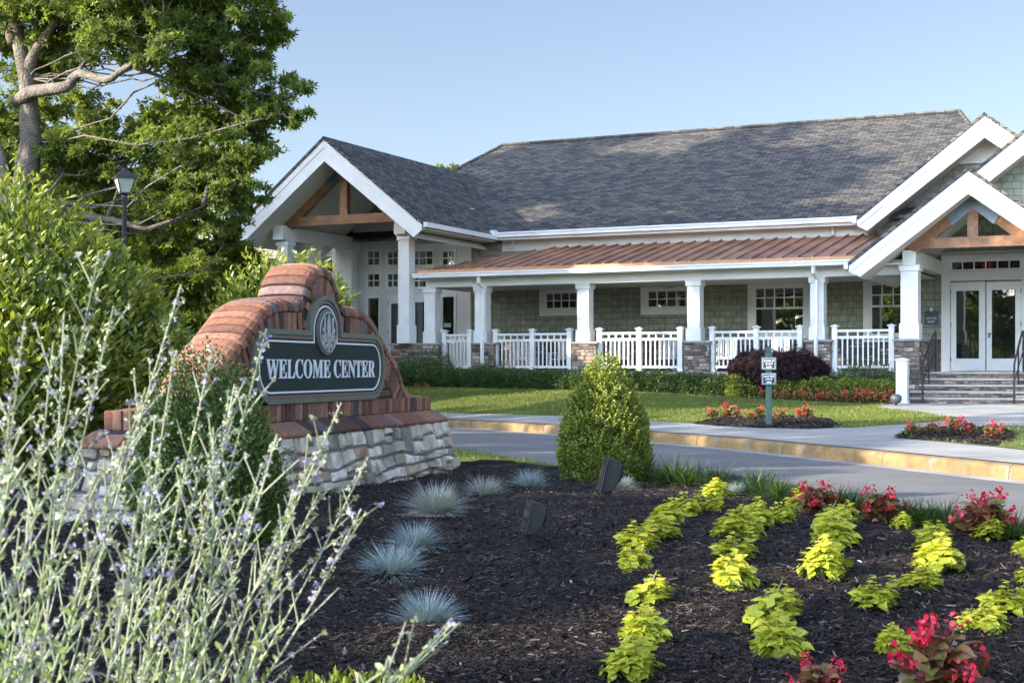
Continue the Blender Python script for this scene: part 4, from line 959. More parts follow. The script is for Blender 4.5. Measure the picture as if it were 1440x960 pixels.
# battered rubble stone base
def stone_face(mb, p00, p10, p01, p11, n, rh, wd, seed, dep=.042):
    rd = random.Random(seed); p00, p10, p01, p11, n = map(Vector, (p00, p10, p01, p11, n)); n.normalize()
    W = (p10 - p00).length; H = (p01 - p00).length
    def P(x, y): u, v = x / W, y / H; return (p00 * (1 - u) + p10 * u) * (1 - v) + (p01 * (1 - u) + p11 * u) * v
    flip = (p10 - p00).cross(p01 - p00).dot(n) < 0; y = 0; jz = [rd.uniform(-.02, .02) for _ in range(400)]
    wav = lambda x, k: .024 * math.sin(x * 2.7 + k * 2.1) + .018 * math.sin(x * 6.1 + k * 4)
    row = 0
    while y < H - .02:
        h = rd.uniform(rh[1] * .95, rh[1] * 1.55); h = H - y if H - y - h < .10 else h; x = 0
        while x < W - .01:
            w_ = rd.uniform(*wd) * 1.05; w_ = W - x if W - x - w_ < .11 else w_; t = rd.random(); c = y + h * rd.uniform(.35, .65); m_ = x + w_ * rd.uniform(.4, .6)
            if t < .16 and w_ < .26: cuts = [(x, x + w_, y, y + h)]
            elif t < .5: cuts = [(x, x + w_, y, c), (x, x + w_, c, y + h)]
            elif t < .75 and w_ > .2: cuts = [(x, x + w_, y, c), (x, m_, c, y + h), (m_, x + w_, c, y + h)]
            elif w_ > .2: cuts = [(x, m_, y, c), (m_, x + w_, y, c), (x, x + w_, c, y + h)]
            else: c2 = y + h * .7; c = y + h * .38; cuts = [(x, x + w_, y, c), (x, x + w_, c, c2), (x, x + w_, c2, y + h)]
            for x0, x1, y0, y1 in cuts:
                g = .009; nn = 10; cx, cy = (x0 + x1) / 2, (y0 + y1) / 2; hx, hy = (x1 - x0) / 2 - g, (y1 - y0) / 2 - g
                ring = []; e = rd.uniform(.10, .32)
                for i in range(12):
                    t = 2 * math.pi * (i + .5) / 12; c, s_ = math.cos(t), math.sin(t); m_ = max(abs(c), abs(s_)) ** (1 - e)
                    rx, ry = c / m_ * hx, s_ / m_ * hy
                    k = rd.uniform(.93, 1.06); X = cx + rx * k; Y = cy + ry * k; wv = lambda yy, kk: wav(X, kk) if 0.01 < yy < H - .01 else 0
                    sh = wv(y, row) * (1 - (Y - y) / h) + wv(y + h, row + 1) * ((Y - y) / h); ring.append((min(max(X, 0), W), min(max(Y + sh, 0), H)))
                d = dep * rd.uniform(.5, 1.2); tx, ty = rd.uniform(-.012, .012), rd.uniform(-.012, .012)
                v = [P(*q) for q in ring]
                v += [P(cx + (X - cx) * .95, cy + (Y - cy) * .93) + n * (d * .66) for X, Y in ring]
                v += [P(cx + (X - cx) * .72, cy + (Y - cy) * .66) + n * (d + tx * (X - cx) / hx + ty * (Y - cy) / hy + rd.uniform(-.004, .004)) for X, Y in ring]
                F = [(i, (i + 1) % 12, (i + 1) % 12 + 12, i + 12) for i in range(12)] + [(12 + i, 12 + (i + 1) % 12, 24 + (i + 1) % 12, 24 + i) for i in range(12)] + [tuple(range(24, 36))]
                if flip: F = [f[::-1] for f in F]
                mb.add(v, F, rd.random())
            x += w_
        y += h; row += 1
ZB = .02
T_, B_ = .69, ZB
tf, bf = -.16, -.30; ta, ba = 2.58, 2.80; tb, bb = TW + .16, TW + .30
mb = MB(); mb.add([(-ba, bf, B_), (ba, bf, B_), (ba, bb, B_), (-ba, bb, B_), (-ta, tf, T_), (ta, tf, T_), (ta, tb, T_), (-ta, tb, T_)], [(3, 2, 1, 0), (4, 5, 6, 7), (0, 1, 5, 4), (1, 2, 6, 5), (2, 3, 7, 6), (3, 0, 4, 7)])
m_mortl = mat('light_mortar', (.16, .15, .15), (.25, .24, .23), .95, 30, .5, 120)
mb.build('base_core', m_mortl, SG)
mb = MB()
stone_face(mb, (-ba, bf, B_), (ba, bf, B_), (-ta, tf, T_), (ta, tf, T_), (0, -1, .2), (.07, .17), (.13, .34), 3)
stone_face(mb, (-ba, bb, B_), (-ba, bf, B_), (-ta, tb, T_), (-ta, tf, T_), (-1, 0, .2), (.08, .19), (.12, .3), 4)
stone_face(mb, (ba, bf, B_), (ba, bb, B_), (ta, tf, T_), (ta, tb, T_), (1, 0, .2), (.08, .19), (.12, .3), 6)
stone_face(mb, (ba, bb, B_), (-ba, bb, B_), (ta, tb, T_), (-ta, tb, T_), (0, 1, .2), (.08, .19), (.14, .4), 7)
mb.build('base_stone', m_stone2, SG, smooth=False)
# panel
def outline(off, n=9):
    hw = 1.275 - off; zb, zt = .930 + off, 1.495 - off; r = max(.27 - off, .02); q = []
    def arc(cx, cz, a0, a1, rx, rz, m): return [(cx + rx * math.cos(a0 + (a1 - a0) * i / m), cz + rz * math.sin(a0 + (a1 - a0) * i / m)) for i in range(m + 1)]
    pi = math.pi
    q += arc(hw - r, zb + r, -pi / 2, 0, r, r, n); q += arc(hw - r, zt - r, 0, pi / 2, r, r, n)
    q += [(.315 - off, zt)]; q += arc(0, 1.50, 0, pi, .315 - off, .290 - off, 20)[0:]; q += [(-.315 + off, zt)]
    q += arc(-hw + r, zt - r, pi / 2, pi, r, r, n); q += arc(-hw + r, zb + r, pi, 1.5 * pi, r, r, n)
    return q
def ringmesh(mb, o0, o1, bfront, bback):
    A_, B2 = outline(o0), outline(o1); k = len(A_)
    v = [(x, bfront, z) for x, z in A_] + [(x, bfront, z) for x, z in B2] + [(x, bback, z) for x, z in A_] + [(x, bback, z) for x, z in B2]
    F = []
    for i in range(k):
        j = (i + 1) % k; F += [(i, i + k, j + k, j), (i, j, j + 2 * k, i + 2 * k), (i + k, i + 3 * k, j + 3 * k, j + k), (i + 2 * k, j + 2 * k, j + 3 * k, i + 3 * k)]
    mb.add(v, [f[::-1] for f in F])
m_olive = mat('panel_olive', (.125, .135, .10), (.105, .115, .085), .55, 8, .1, 80)
m_tan = mat('panel_brown', (.13, .095, .075), (.11, .08, .065), .5, 8)
m_pale = mat('panel_silver', (.80, .82, .86), (.74, .76, .80), .45, 8)
m_field = mat('panel_green', (.003, .014, .014), (.030, .062, .056), .8, 190, .6, 220, detail=2, fac=(.42, .66))
mb = MB(); ringmesh(mb, 0, .042, -.062, -.005); pf = mb.build('panel_frame', m_olive, SG, bevel=.006)
mb = MB(); ringmesh(mb, .044, .068, -.052, -.02); mb.build('panel_moulding', m_tan, SG)
mb = MB(); mb.ext(outline(.064), (0, -.042, 0), (1, 0, 0), (0, 0, 1), (0, .03, 0)); mb.build('panel_field', m_field, SG)
mb = MB(); ringmesh(mb, .082, .096, -.049, -.04); mb.build('panel_border', m_pale, SG)
mb = MB(); text_add(mb, 'WELCOME CENTER', (-1.07, -.042, 1.122), (2.13, 0, 0), (0, 0, .150), (0, -.006, 0)); mb.build('lettering', m_pale, SG)
# oval emblem
def ell(cx, cz, rx, rz, b0, b1, n=36): return [(cx + rx * math.cos(2 * math.pi * i / n), cz + rz * math.sin(2 * math.pi * i / n)) for i in range(n)]
CX, CZ_ = 0, 1.492
mb = MB(); mb.ext(ell(CX, CZ_, .198, .188, 0, 0), (0, -.065, 0), (1, 0, 0), (0, 0, 1), (0, .026, 0)); em = mb.build('emblem', m_olive, SG, bevel=.006)
mb = MB(); mb.ext(ell(CX, CZ_, .165, .160, 0, 0), (0, -.069, 0), (1, 0, 0), (0, 0, 1), (0, .006, 0)); mb.build('emblem_field', m_navy, em)
mb = MB()
def stroke(pts, r_=.008): mb.tube([(CX + x, -.072, CZ_ + z) for x, z in pts], r_, 5)
stroke([(.165 * math.cos(t), .160 * math.sin(t)) for t in np.linspace(0, 2 * math.pi, 37)], .006)
mb.ext([(-.001, .15), (-.022, .09), (-.034, .03), (-.026, -.02), (0, -.05), (.026, -.02), (.034, .03), (.022, .09), (.001, .15)], (CX, -.078, CZ_), (1, 0, 0), (0, 0, 1), (0, .01, 0))
for s_ in (-1, 1):
    stroke([(s_ * x, z) for x, z in ((.085, .12), (.078, .07), (.085, .02), (.075, -.03), (.05, -.055), (.02, -.075))], .010)
    mb.ext([(s_ * x, z) for x, z in ((.10, .04), (.125, .015), (.10, -.012), (.075, .012))], (CX, -.078, CZ_), (1, 0, 0), (0, 0, 1), (0, .01, 0))
    stroke([(s_ * (.055 + .034 * math.cos(t)), -.045 + .03 * math.sin(t)) for t in np.linspace(-2.2, 2.9, 12)], .008)
    mb.ext(ell(s_ * .055, -.045, .015, .017, 0, 0, 10), (CX, -.078, CZ_), (1, 0, 0), (0, 0, 1), (0, .01, 0))
    stroke([(s_ * (.055 + .045 * math.cos(t)), -.105 + .045 * math.sin(t)) for t in np.linspace(-.5, 3.4, 12)], .009)
    mb.ext(ell(s_ * .05, -.112, .017, .026, 0, 0, 10), (CX, -.078, CZ_), (1, 0, 0), (0, 0, 1), (0, .01, 0))
    stroke([(s_ * x, z) for x, z in ((.115, -.02), (.122, -.06), (.11, -.1))], .007)
stroke([(0, -.04), (0, -.155)], .010)
mb.build('emblem_relief', mat('relief_silver', (.42, .44, .42), None, .5), em)

# ---------------------------------------------------------------- direction post
p = at(1081, 600, zF); p.z += .03
t = thing('direction_post', 'green square signpost with two small dark boards reading HANDICAP ACCESS and GOLF PRO SHOP', 'signpost', p, -R(8))
m_gpost = mat('post_green', (.055, .105, .085), (.04, .085, .07), .45, 6)
k = p.y / 2000
mb = MB(); mb.box(-.05, .05, -.05, .05, -.04, 1.20); mb.build('shaft', m_gpost, t, bevel=.005)
mb = MB()
for z0, z1, h in ((1.20, 1.225, .065), (1.245, 1.27, .065), (1.29, 1.31, .075)): mb.box(-h, h, -h, h, z0, z1)
mb.box(-.045, .045, -.045, .045, 1.2, 1.3); mb.add([(-.075, -.075, 1.31), (.075, -.075, 1.31), (.075, .075, 1.31), (-.075, .075, 1.31), (0, 0, 1.37)], [(0, 1, 4), (1, 2, 4), (2, 3, 4), (3, 0, 4)]); mb.build('cap', m_gpost, t)
for (za, zb, l1, l2) in ((.95, 1.175, 'HANDICAP', 'ACCESS'), (.69, .905, 'GOLF PRO', 'SHOP')):
    mb = MB(); mb.box(-.13, .13, -.085, -.052, za, zb); b_ = mb.build('board', m_gpost, t, bevel=.004)
    mb = MB(); mb.box(-.112, .112, -.089, -.086, za + .016, zb - .016); mb.build('board_face', m_navy, b_)
    mb = MB(); x0, x1, z0, z1 = -.106, .106, za + .022, zb - .022
    for q in ((x0, x1, z0, z0 + .006), (x0, x1, z1 - .006, z1), (x0, x0 + .006, z0 + .006, z1 - .006), (x1 - .006, x1, z0 + .006, z1 - .006)): mb.box(q[0], q[1], -.0925, -.089, q[2], q[3])
    h = zb - za
    text_add(mb, l1, (-.088, -.089, za + h * .62), (.176, 0, 0), (0, 0, h * .17), (0, -.003, 0)); text_add(mb, l2, (-.062, -.089, za + h * .39), (.124, 0, 0), (0, 0, h * .17), (0, -.003, 0))
    zc = za + h * .23; mb.ext([(-.045, zc - .009), (.02, zc - .009), (.02, zc - .02), (.05, zc), (.02, zc + .02), (.02, zc + .009), (-.045, zc + .009)], (0, -.092, 0), (1, 0, 0), (0, 0, 1), (0, .003, 0))
    mb.build('lettering', m_pale, b_)
# ---------------------------------------------------------------- lamp post
Dl = 22; X = (175 - 720) / 2000 * Dl
t = thing('street_lamp', 'black street lamp with a square tapered lantern standing among the trees on the left', 'street lamp', (X, Dl, .1), R(28))
ztop_ = CAMZ + (518 - 236) * Dl / 2000 - .1; zl = CAMZ + (518 - 273) * Dl / 2000 - .1
m_lamp = mat('lamp_black', (.02, .022, .03), (.03, .032, .04), .35, 10)
mb = MB(); mb.lathe([(.11, 0), (.11, .12), (.07, .2), (.055, .5), (.042, .6), (.036, zl - .1), (.05, zl - .06), (.05, zl)], n=12); mb.build('pole', m_lamp, t, smooth=True)
mb = MB(); a, b = .075, .135; zb, zt = zl + .02, zl + .235
mb.box(-a - .01, a + .01, -a - .01, a + .01, zl, zl + .025)
for sx in (-1, 1):
    for sy in (-1, 1): mb.tube([(sx * a, sy * a, zb), (sx * b, sy * b, zt)], .009, 4)
mb.box(-b - .025, b + .025, -b - .025, b + .025, zt, zt + .02)
mb.add([(-b - .03, -b - .03, zt + .02), (b + .03, -b - .03, zt + .02), (b + .03, b + .03, zt + .02), (-b - .03, b + .03, zt + .02), (-.03, -.03, zt + .14), (.03, -.03, zt + .14), (.03, .03, zt + .14), (-.03, .03, zt + .14)], [(0, 1, 5, 4), (1, 2, 6, 5), (2, 3, 7, 6), (3, 0, 4, 7), (4, 5, 6, 7)])
mb.box(-.028, .028, -.028, .028, zt + .14, zt + .17); mb.build('lantern_frame', m_lamp, t)
mb = MB(); a -= .004; b -= .004
mb.add([(-a, -a, zb), (a, -a, zb), (a, a, zb), (-a, a, zb), (-b, -b, zt), (b, -b, zt), (b, b, zt), (-b, b, zt)], [(0, 1, 5, 4), (1, 2, 6, 5), (2, 3, 7, 6), (3, 0, 4, 7)])
mb.build('lantern_glass', mat('lantern_glass', (.45, .47, .40), (.38, .40, .33), .12, 8), t)
# ---------------------------------------------------------------- spot lights
def spotlight(px, py, hpx, rz, label):
    p = at(px, py, zB); s_ = hpx * p.y / 2000 / .30
    t = thing('floodlight', label, 'floodlight', p, rz, 'black floodlights in the mulch'); t.scale = (s_,) * 3
    mb = MB(); mb.lathe([(.016, -.05), (.02, 0), (.02, .09)], n=8); mb.box(-.018, .018, -.026, .026, .0, .11); mb.box(-.035, .035, -.035, .035, -.01, .006); mb.build('stake', m_blackm, t, bevel=.004)
    # body: wedge with rounded back, leaning back
    M_ = Matrix.Translation((-.01, 0, .085)) @ Matrix.Rotation(R(15), 4, 'Y')
    mb = MB(); side = [(-.052, -.0), (-.055, .215), (-.045, .228), (.012, .222), (.042, .200), (.052, .15), (.047, .09), (.02, .03), (-.02, -.0)]
    prof_ = [M_ @ Vector((x, 0, z)) for x, z in side]
    mb.ext([(q.x, q.z) for q in prof_], (0, -.075, 0), (1, 0, 0), (0, 0, 1), (0, .15, 0)); bd = mb.build('housing', mat('floodlight_black', (.022, .023, .026), (.03, .031, .034), .3, 20), t, bevel=.012)
    mb = MB()
    for i in range(8):
        y = -.06 + .12 * i / 7; q = [M_ @ Vector((x, y, z)) for x, z in ((.02, .224), (.049, .20), (.058, .15), (.053, .09))]; mb.tube(q, .0025, 4)
    mb.build('fin', m_blackm, bd)
    mb = MB(); q = [M_ @ Vector(v) for v in ((-.060, -.068, .01), (-.060, .068, .01), (-.062, .068, .212), (-.062, -.068, .212))]; q2 = [v + (M_.to_3x3() @ Vector((-.004, 0, 0))) for v in q]
    mb.add(q + q2, [(0, 1, 2, 3), (7, 6, 5, 4), (0, 4, 5, 1), (1, 5, 6, 2), (2, 6, 7, 3), (3, 7, 4, 0)]); mb.build('lens', mat('lens', (.02, .024, .024), None, .08), t)
    mb = MB(); q = [M_ @ Vector(v) for v in ((-.056, -.079, .005), (-.056, .079, .005), (-.058, .079, .222), (-.058, -.079, .222), (-.056, -.079, .005))]; mb.tube(q, .006, 6); mb.build('rim', m_blackm, t)
    return t
spotlight(748, 770, 63, R(14), 'black floodlight on a stake in open mulch, the nearer and wider of the two')
spotlight(855, 712, 66, R(6), 'black floodlight on a stake just in front of the round clipped boxwood')
# ---------------------------------------------------------------- plants
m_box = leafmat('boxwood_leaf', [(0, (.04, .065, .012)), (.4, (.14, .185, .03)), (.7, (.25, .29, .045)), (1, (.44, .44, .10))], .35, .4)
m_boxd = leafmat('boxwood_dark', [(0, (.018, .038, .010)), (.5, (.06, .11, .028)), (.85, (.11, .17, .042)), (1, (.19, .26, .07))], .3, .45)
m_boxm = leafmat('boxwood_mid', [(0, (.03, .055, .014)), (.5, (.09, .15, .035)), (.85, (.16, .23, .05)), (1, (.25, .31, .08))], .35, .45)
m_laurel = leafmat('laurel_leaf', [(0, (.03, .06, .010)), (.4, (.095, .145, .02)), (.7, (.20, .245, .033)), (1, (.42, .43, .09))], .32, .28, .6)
m_twig = mat('twig', (.09, .065, .045), (.14, .11, .08), .9, 20)
m_bark = mat('oak_bark', (.13, .105, .085), (.26, .22, .18), .95, 5, 1, 22, detail=9, bdist=.06, c3=(.18, .15, .12))
m_oak = leafmat('oak_leaf', [(0, (.06, .085, .024)), (.45, (.14, .185, .045)), (.8, (.23, .28, .065)), (1, (.35, .39, .10))], .5, .5)
m_lt = leafmat('light_leaf', [(0, (.05, .08, .016)), (.45, (.13, .18, .03)), (.8, (.23, .28, .05)), (1, (.34, .38, .08))], .42, .5)
m_con = leafmat('conifer_needle', [(0, (.012, .025, .01)), (.5, (.03, .055, .02)), (1, (.07, .11, .04))], .2, .6)
def plant(name, label, cat, loc, leaf_me, leafm, stems=None, group=None, leafname='foliage', rz=0):
    t = thing(name, label, cat, loc, rz, group)
    finish(leafname, leaf_me, leafm, t)
    if stems: stems.build('stem', m_twig, t)
    return t
def cone_prof(h): return (1 - h) ** .62 * .6 + .42 * math.sqrt(max(0, 1 - h * h)) if h > .25 else .93 + .25 * h - .0
def cone_prof(h):
    return max(0, (.88 + .5 * h) if h < .22 else .99 * (1 - ((h - .22) / .78) ** 1.45) ** .72)
p = at(850, 677, zB)
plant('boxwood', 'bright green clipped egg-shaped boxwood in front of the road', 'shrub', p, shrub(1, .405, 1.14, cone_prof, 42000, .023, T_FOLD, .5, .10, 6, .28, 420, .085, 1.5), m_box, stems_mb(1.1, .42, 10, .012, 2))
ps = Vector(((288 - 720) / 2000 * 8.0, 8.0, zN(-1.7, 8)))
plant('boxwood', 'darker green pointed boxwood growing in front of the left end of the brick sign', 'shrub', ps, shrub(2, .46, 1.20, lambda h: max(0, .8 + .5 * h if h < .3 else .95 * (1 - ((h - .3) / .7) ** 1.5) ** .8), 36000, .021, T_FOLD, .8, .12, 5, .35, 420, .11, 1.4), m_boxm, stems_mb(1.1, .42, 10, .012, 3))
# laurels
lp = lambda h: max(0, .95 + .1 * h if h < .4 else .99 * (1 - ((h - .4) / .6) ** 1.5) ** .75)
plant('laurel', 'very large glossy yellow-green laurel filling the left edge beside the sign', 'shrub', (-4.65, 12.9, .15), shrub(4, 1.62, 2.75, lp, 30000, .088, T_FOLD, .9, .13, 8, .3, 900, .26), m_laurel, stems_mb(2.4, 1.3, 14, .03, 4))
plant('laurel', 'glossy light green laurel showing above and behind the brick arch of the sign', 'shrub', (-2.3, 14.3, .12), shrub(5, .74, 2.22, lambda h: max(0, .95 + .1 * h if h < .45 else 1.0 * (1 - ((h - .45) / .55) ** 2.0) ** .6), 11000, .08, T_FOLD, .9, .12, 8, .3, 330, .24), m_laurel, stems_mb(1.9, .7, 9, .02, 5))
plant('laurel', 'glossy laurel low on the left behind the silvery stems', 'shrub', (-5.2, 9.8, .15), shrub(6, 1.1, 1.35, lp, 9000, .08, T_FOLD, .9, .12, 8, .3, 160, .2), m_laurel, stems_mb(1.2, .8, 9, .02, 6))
# trees
def branchy(mb, a, b, r0, r1, rd, wob=.12, n=7, side=6):
    a, b = Vector(a), Vector(b); L_ = (b - a).length; pts = []; rs = []; off = Vector((0, 0, 0))
    for i in range(n + 1):
        t = i / n
        if 0 < i < n: off += Vector((rd.uniform(-1, 1), rd.uniform(-1, 1), rd.uniform(-1, 1))) * wob * L_ / n
        pts.append(a.lerp(b, t) + off * math.sin(math.pi * t) + Vector((0, 0, -.06 * L_ * math.sin(math.pi * t)))); rs.append(r0 + (r1 - r0) * t ** .8)
    mb.tube(pts, rs, side); return pts
def crown(clumps, n, size, seed, tpl=T_TUFT, droop=.1, flat=.75, fill=.7):
    rg = np.random.default_rng(seed); C = np.array([c[:3] for c in clumps]); Rr = np.array([c[3] for c in clumps]); wgt = Rr ** 2.2; wgt /= wgt.sum()
    # each clump is made of many small sprays so that gaps and uneven edges remain
    ns = max(1, n // 26); ci = rg.choice(len(C), ns, p=wgt); d = nrm(rg.normal(size=(ns, 3))); d[:, 2] = d[:, 2] * .9 + .12
    rr = rg.uniform(.25, 1, ns) ** fill; tc = C[ci] + d * (Rr[ci] * rr)[:, None] * np.array([1, 1, flat]); tr = np.minimum(Rr[ci] * rg.uniform(.15, .32, ns), .9)
    k = rg.integers(0, ns, n); e = nrm(rg.normal(size=(n, 3))); e2 = rg.uniform(0, 1, n) ** .5
    P = tc[k] + e * (e2 * tr[k])[:, None] * np.array([1.15, 1.15, .6])
    F = nrm(e + d[k] * .5 + np.array([0, 0, -droop]) + rg.normal(size=(n, 3)) * .4); No = nrm(np.array([0, 0, 1.0]) + .5 * d[k] + rg.normal(size=(n, 3)) * .55)
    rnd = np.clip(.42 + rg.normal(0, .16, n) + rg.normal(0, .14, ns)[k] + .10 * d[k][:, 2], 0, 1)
    return cloud_mesh('crown', [scatter(tpl, P, F, No, size * rg.uniform(.6, 1.3, n), rnd)]), tc
def px3(px, py, D): return Vector(((px - 720) / 2000 * D, D, CAMZ + (HY - py) * D / 2000))
def tree(name, label, x, y, zb, clumps, n, size, m, tr, seed, group=None, bark=None, forks=None, tpl=T_TUFT, twigs=60, flat=.75, cat='tree', fill=.7, br=.55):
    """clumps in world coordinates (x, y, z, r)"""
    rd = random.Random(seed); t = thing(name, label, cat, (x, y, zb), 0, group, org=(x, y, zb)); me, tc = crown([(a - x, b - y, c - zb, r) for a, b, c, r in clumps], n, size, seed, tpl, flat=flat, fill=fill)
    finish('crown', me, m, t)
    mb = MB(); top = max(c[2] for c in clumps); cx = sum(c[0] for c in clumps) / len(clumps); cy = sum(c[1] for c in clumps) / len(clumps)
    f0 = forks[0] if forks else (x, y, zb + (min(c[2] - c[3] for c in clumps) - zb) * .8 + .5)
    trunk = [Vector((x, y, zb - .1))] + ([Vector(q) for q in forks] if forks else [Vector(f0), Vector((x * .6 + cx * .4, y * .6 + cy * .4, zb + (top - zb) * .8))])
    k = len(trunk); rs = [tr * (1 - .8 * i / (k - 1)) for i in range(k)]; rs[0] = tr * 1.35
    mb.tube(trunk, rs, 12)
    for c in clumps:
        b = min(trunk[1:], key=lambda q: (q - Vector(c[:3])).length + 2.0 * max(0, q.z - c[2])); i = trunk.index(b)
        pts = branchy(mb, b, c[:3], rs[i] * br, tr * .05, rd, .5)
    tcw = tc + np.array([x, y, zb]); C = np.array([c[:3] for c in clumps])
    for j in range(min(twigs, len(tcw))):
        q = tcw[j]; i = int(np.argmin(np.linalg.norm(C - q, axis=1))); branchy(mb, clumps[i][:3], q, tr * .07, tr * .015, rd, .2, 4, 4)
    o = mb.build('trunk', bark or m_bark, t, smooth=True); return t, mb, rd
T_TUFTB = t_tuft(6, .24, .35)
# big oak on the left: crown followed clump by clump, limbs drawn one by one
rd = random.Random(9)
OC = []
for (px, py, D, r) in ((20, -60, 27, 2.0), (110, -70, 26, 2.2), (220, -60, 27, 2.0), (310, -50, 26, 1.5), (30, 40, 29, 1.4), (95, 30, 27, 1.2), (170, 25, 25.5, 1.15), (250, 30, 27, 1.35), (320, 35, 26, 1.15), (372, 40, 26, .62), (352, 75, 27, .7),
                       (55, 105, 30, 1.0), (225, 55, 25, .8), (290, 95, 26, .85), (330, 120, 27, .95), (385, 135, 26, .78), (398, 160, 25.5, .5), (340, 165, 27, .85), (290, 150, 28, .8), (265, 180, 27, 1.0),                       (140, 165, 28, .7), (95, 165, 29, .7), (125, 215, 27, 1.0), (60, 225, 28, .7), (195, 220, 27, 1.1), (265, 235, 26.5, 1.15), (320, 215, 26, .9), (350, 215, 27, .5), (335, 262, 26, .75), (352, 290, 27.5, .42), (225, 285, 27, 1.0), (150, 285, 28, 1.0), (290, 290, 26.5, .9), (20, 170, 30, .9), (315, 325, 28, .45)):
    q = px3(px, py, D); OC.append((q.x, q.y, q.z, r))
for (x, y, z, r) in ((-12, 27, 12, 2.4), (-9, 28, 12.2, 2.0), (-6.5, 27, 11.5, 2.0), (-15, 28, 12.5, 2.4), (-13, 31, 12, 2.2), (-8, 31, 10.5, 2.0), (-17, 30, 13, 2.2)): OC.append((x, y, z, r))
oak_f = [px3(28, 400, 27), px3(30, 290, 27), px3(44, 200, 27), px3(38, 110, 27), px3(20, 30, 27), (-10.3, 27, 11.5)]
ox, oy = (30 - 720) / 2000 * 27, 27
to, mbo, rd = tree('oak_tree', 'huge old oak with twisting pale limbs leaning over the left of the photo', ox, oy, .1, [(a, b, c, r * .96) for a, b, c, r in OC], 86000, .105, m_oak, .34, 21, forks=[tuple(q) for q in oak_f], tpl=T_TUFTB, twigs=500, flat=.92, fill=.75, br=.09)
mb = MB(); lim = [[(24, 142, 27), (50, 128, 26.6), (92, 122, 26.2), (112, 104, 26), (150, 112, 25.6), (182, 92, 25.3), (214, 74, 25), (250, 52, 25)], [(44, 190, 27), (40, 100, 27), (68, 45, 26.6), (96, -10, 26)], [(20, 60, 27), (10, 20, 27), (-10, -30, 27)],
               [(25, 330, 27), (60, 300, 27.5), (120, 305, 27), (170, 312, 26.6), (205, 322, 26.4), (245, 308, 26.2), (285, 290, 26)], [(150, 310, 26.8), (160, 285, 26.6), (168, 255, 26.5)], [(112, 104, 26), (118, 90, 26), (150, 60, 26.5), (160, 20, 27)],
               [(182, 92, 25.3), (230, 110, 25.6), (290, 140, 26), (345, 165, 26), (392, 150, 26)], [(285, 290, 26), (300, 240, 26), (330, 190, 26.5), (370, 140, 26)], [(5, 420, 26.5), (10, 300, 26), (-2, 230, 26.2), (-18, 150, 26.6), (-10, 60, 27), (10, -20, 27)]]
for i, l in enumerate(lim):
    r0 = (.135, .19, .14, .11, .06, .05, .045, .045, .24)[i]; pts = catmull([tuple(px3(*q)) for q in l], 4); k = len(pts)
    mb.tube([Vector(q) - Vector((ox, oy, .1)) + Vector((rd.uniform(-1, 1), rd.uniform(-1, 1), rd.uniform(-1, 1))) * r0 * .10 for q in pts], [r0 * (1 - .88 * j / (k - 1)) * rd.uniform(.93, 1.07) for j in range(k)], 10)
ORG['limb_tmp'] = (0, 0, 0)
mb.build('limb', m_bark, to, org=(0, 0, 0), smooth=True)
# trees behind, each one a thing
def blob_clumps(x, y, z0, z1, r, n, rd, rf=1):
    o = []
    for i in range(n):
        t = (i + .5) / n; z = z0 + (z1 - z0) * t; rr = r * math.sin(math.pi * min(.92, .22 + .72 * t)) ; a = rd.uniform(0, 6.28) + i * 2.4
        o.append((x + rr * .62 * math.cos(a), y + rr * .62 * math.sin(a), z, max(.35, rf * r * rd.uniform(.38, .6) * (1.05 - .4 * t))))
    return o
def simple_tree(name, label, x, y, zb, h, r, n, size, m, tr, seed, low=.25, cl=14, tpl=T_TUFT, rf=1, **k):
    rd = random.Random(seed); return tree(name, label, x, y, zb, blob_clumps(x, y, zb + h * low, zb + h * .93, r, cl, rd, rf), n, size, m, tr, seed, tpl=tpl, **k)[0]
G = 'trees behind the sign and the clubhouse'
def bx(px, D): return (px - 720) / 2000 * D
simple_tree('tree', 'light green young tree with two thin pale trunks between the lamp and the portico', bx(262, 33), 33, .4, 4.9, 1.75, 16000, .13, m_lt, .07, 31, low=.3, group=G)
simple_tree('tree', 'sunlit light green tree directly behind the lamp post', bx(205, 36), 36, .4, 5.4, 1.9, 13000, .14, m_lt, .08, 32, low=.2, group=G)
simple_tree('tree', 'bushy bright tree under the lowest oak limb, touching the portico roof', bx(312, 38), 38, .4, 4.5, 1.5, 11000, .14, m_lt, .08, 33, low=.25, group=G)
simple_tree('tree', 'dark tree left of the lamp post under the oak crown', bx(120, 40), 40, .4, 7, 3.0, 14000, .17, m_oak, .14, 34, low=.1, group=G)
simple_tree('tree', 'dark tree at the left edge behind the oak trunk', bx(-10, 42), 42, .4, 9, 3.6, 14000, .2, m_oak, .16, 35, low=.1, group=G)
simple_tree('tree', 'shaded tree low behind the thin pale trunks', bx(265, 50), 50, .4, 6.0, 3.2, 12000, .2, m_oak, .14, 36, low=.06, group=G)
simple_tree('conifer', 'dark conifer between the bushy tree and the portico columns', bx(370, 58), 58, .4, 6.2, 2.2, 9000, .2, m_con, .12, 37, low=.06, group=G)
simple_tree('conifer', 'far dark conifer just left of the portico', bx(330, 62), 62, .4, 7.0, 2.2, 8000, .22, m_con, .12, 38, low=.06, group=G)
simple_tree('tree', 'far tree filling the gap below the oak on the left', bx(185, 56), 56, .4, 8, 4.0, 13000, .24, m_oak, .16, 39, low=.05, group=G)
simple_tree('tree', 'far tree behind the dark one under the oak crown', bx(60, 58), 58, .4, 10, 4.5, 13000, .26, m_oak, .18, 40, low=.05, group=G)
simple_tree('tree', 'tip of a tree peeking over the roof beside the portico ridge', bx(632, 66), 66, .4, 10.7, 1.9, 5000, .2, m_lt, .12, 41, low=.5, group=G)
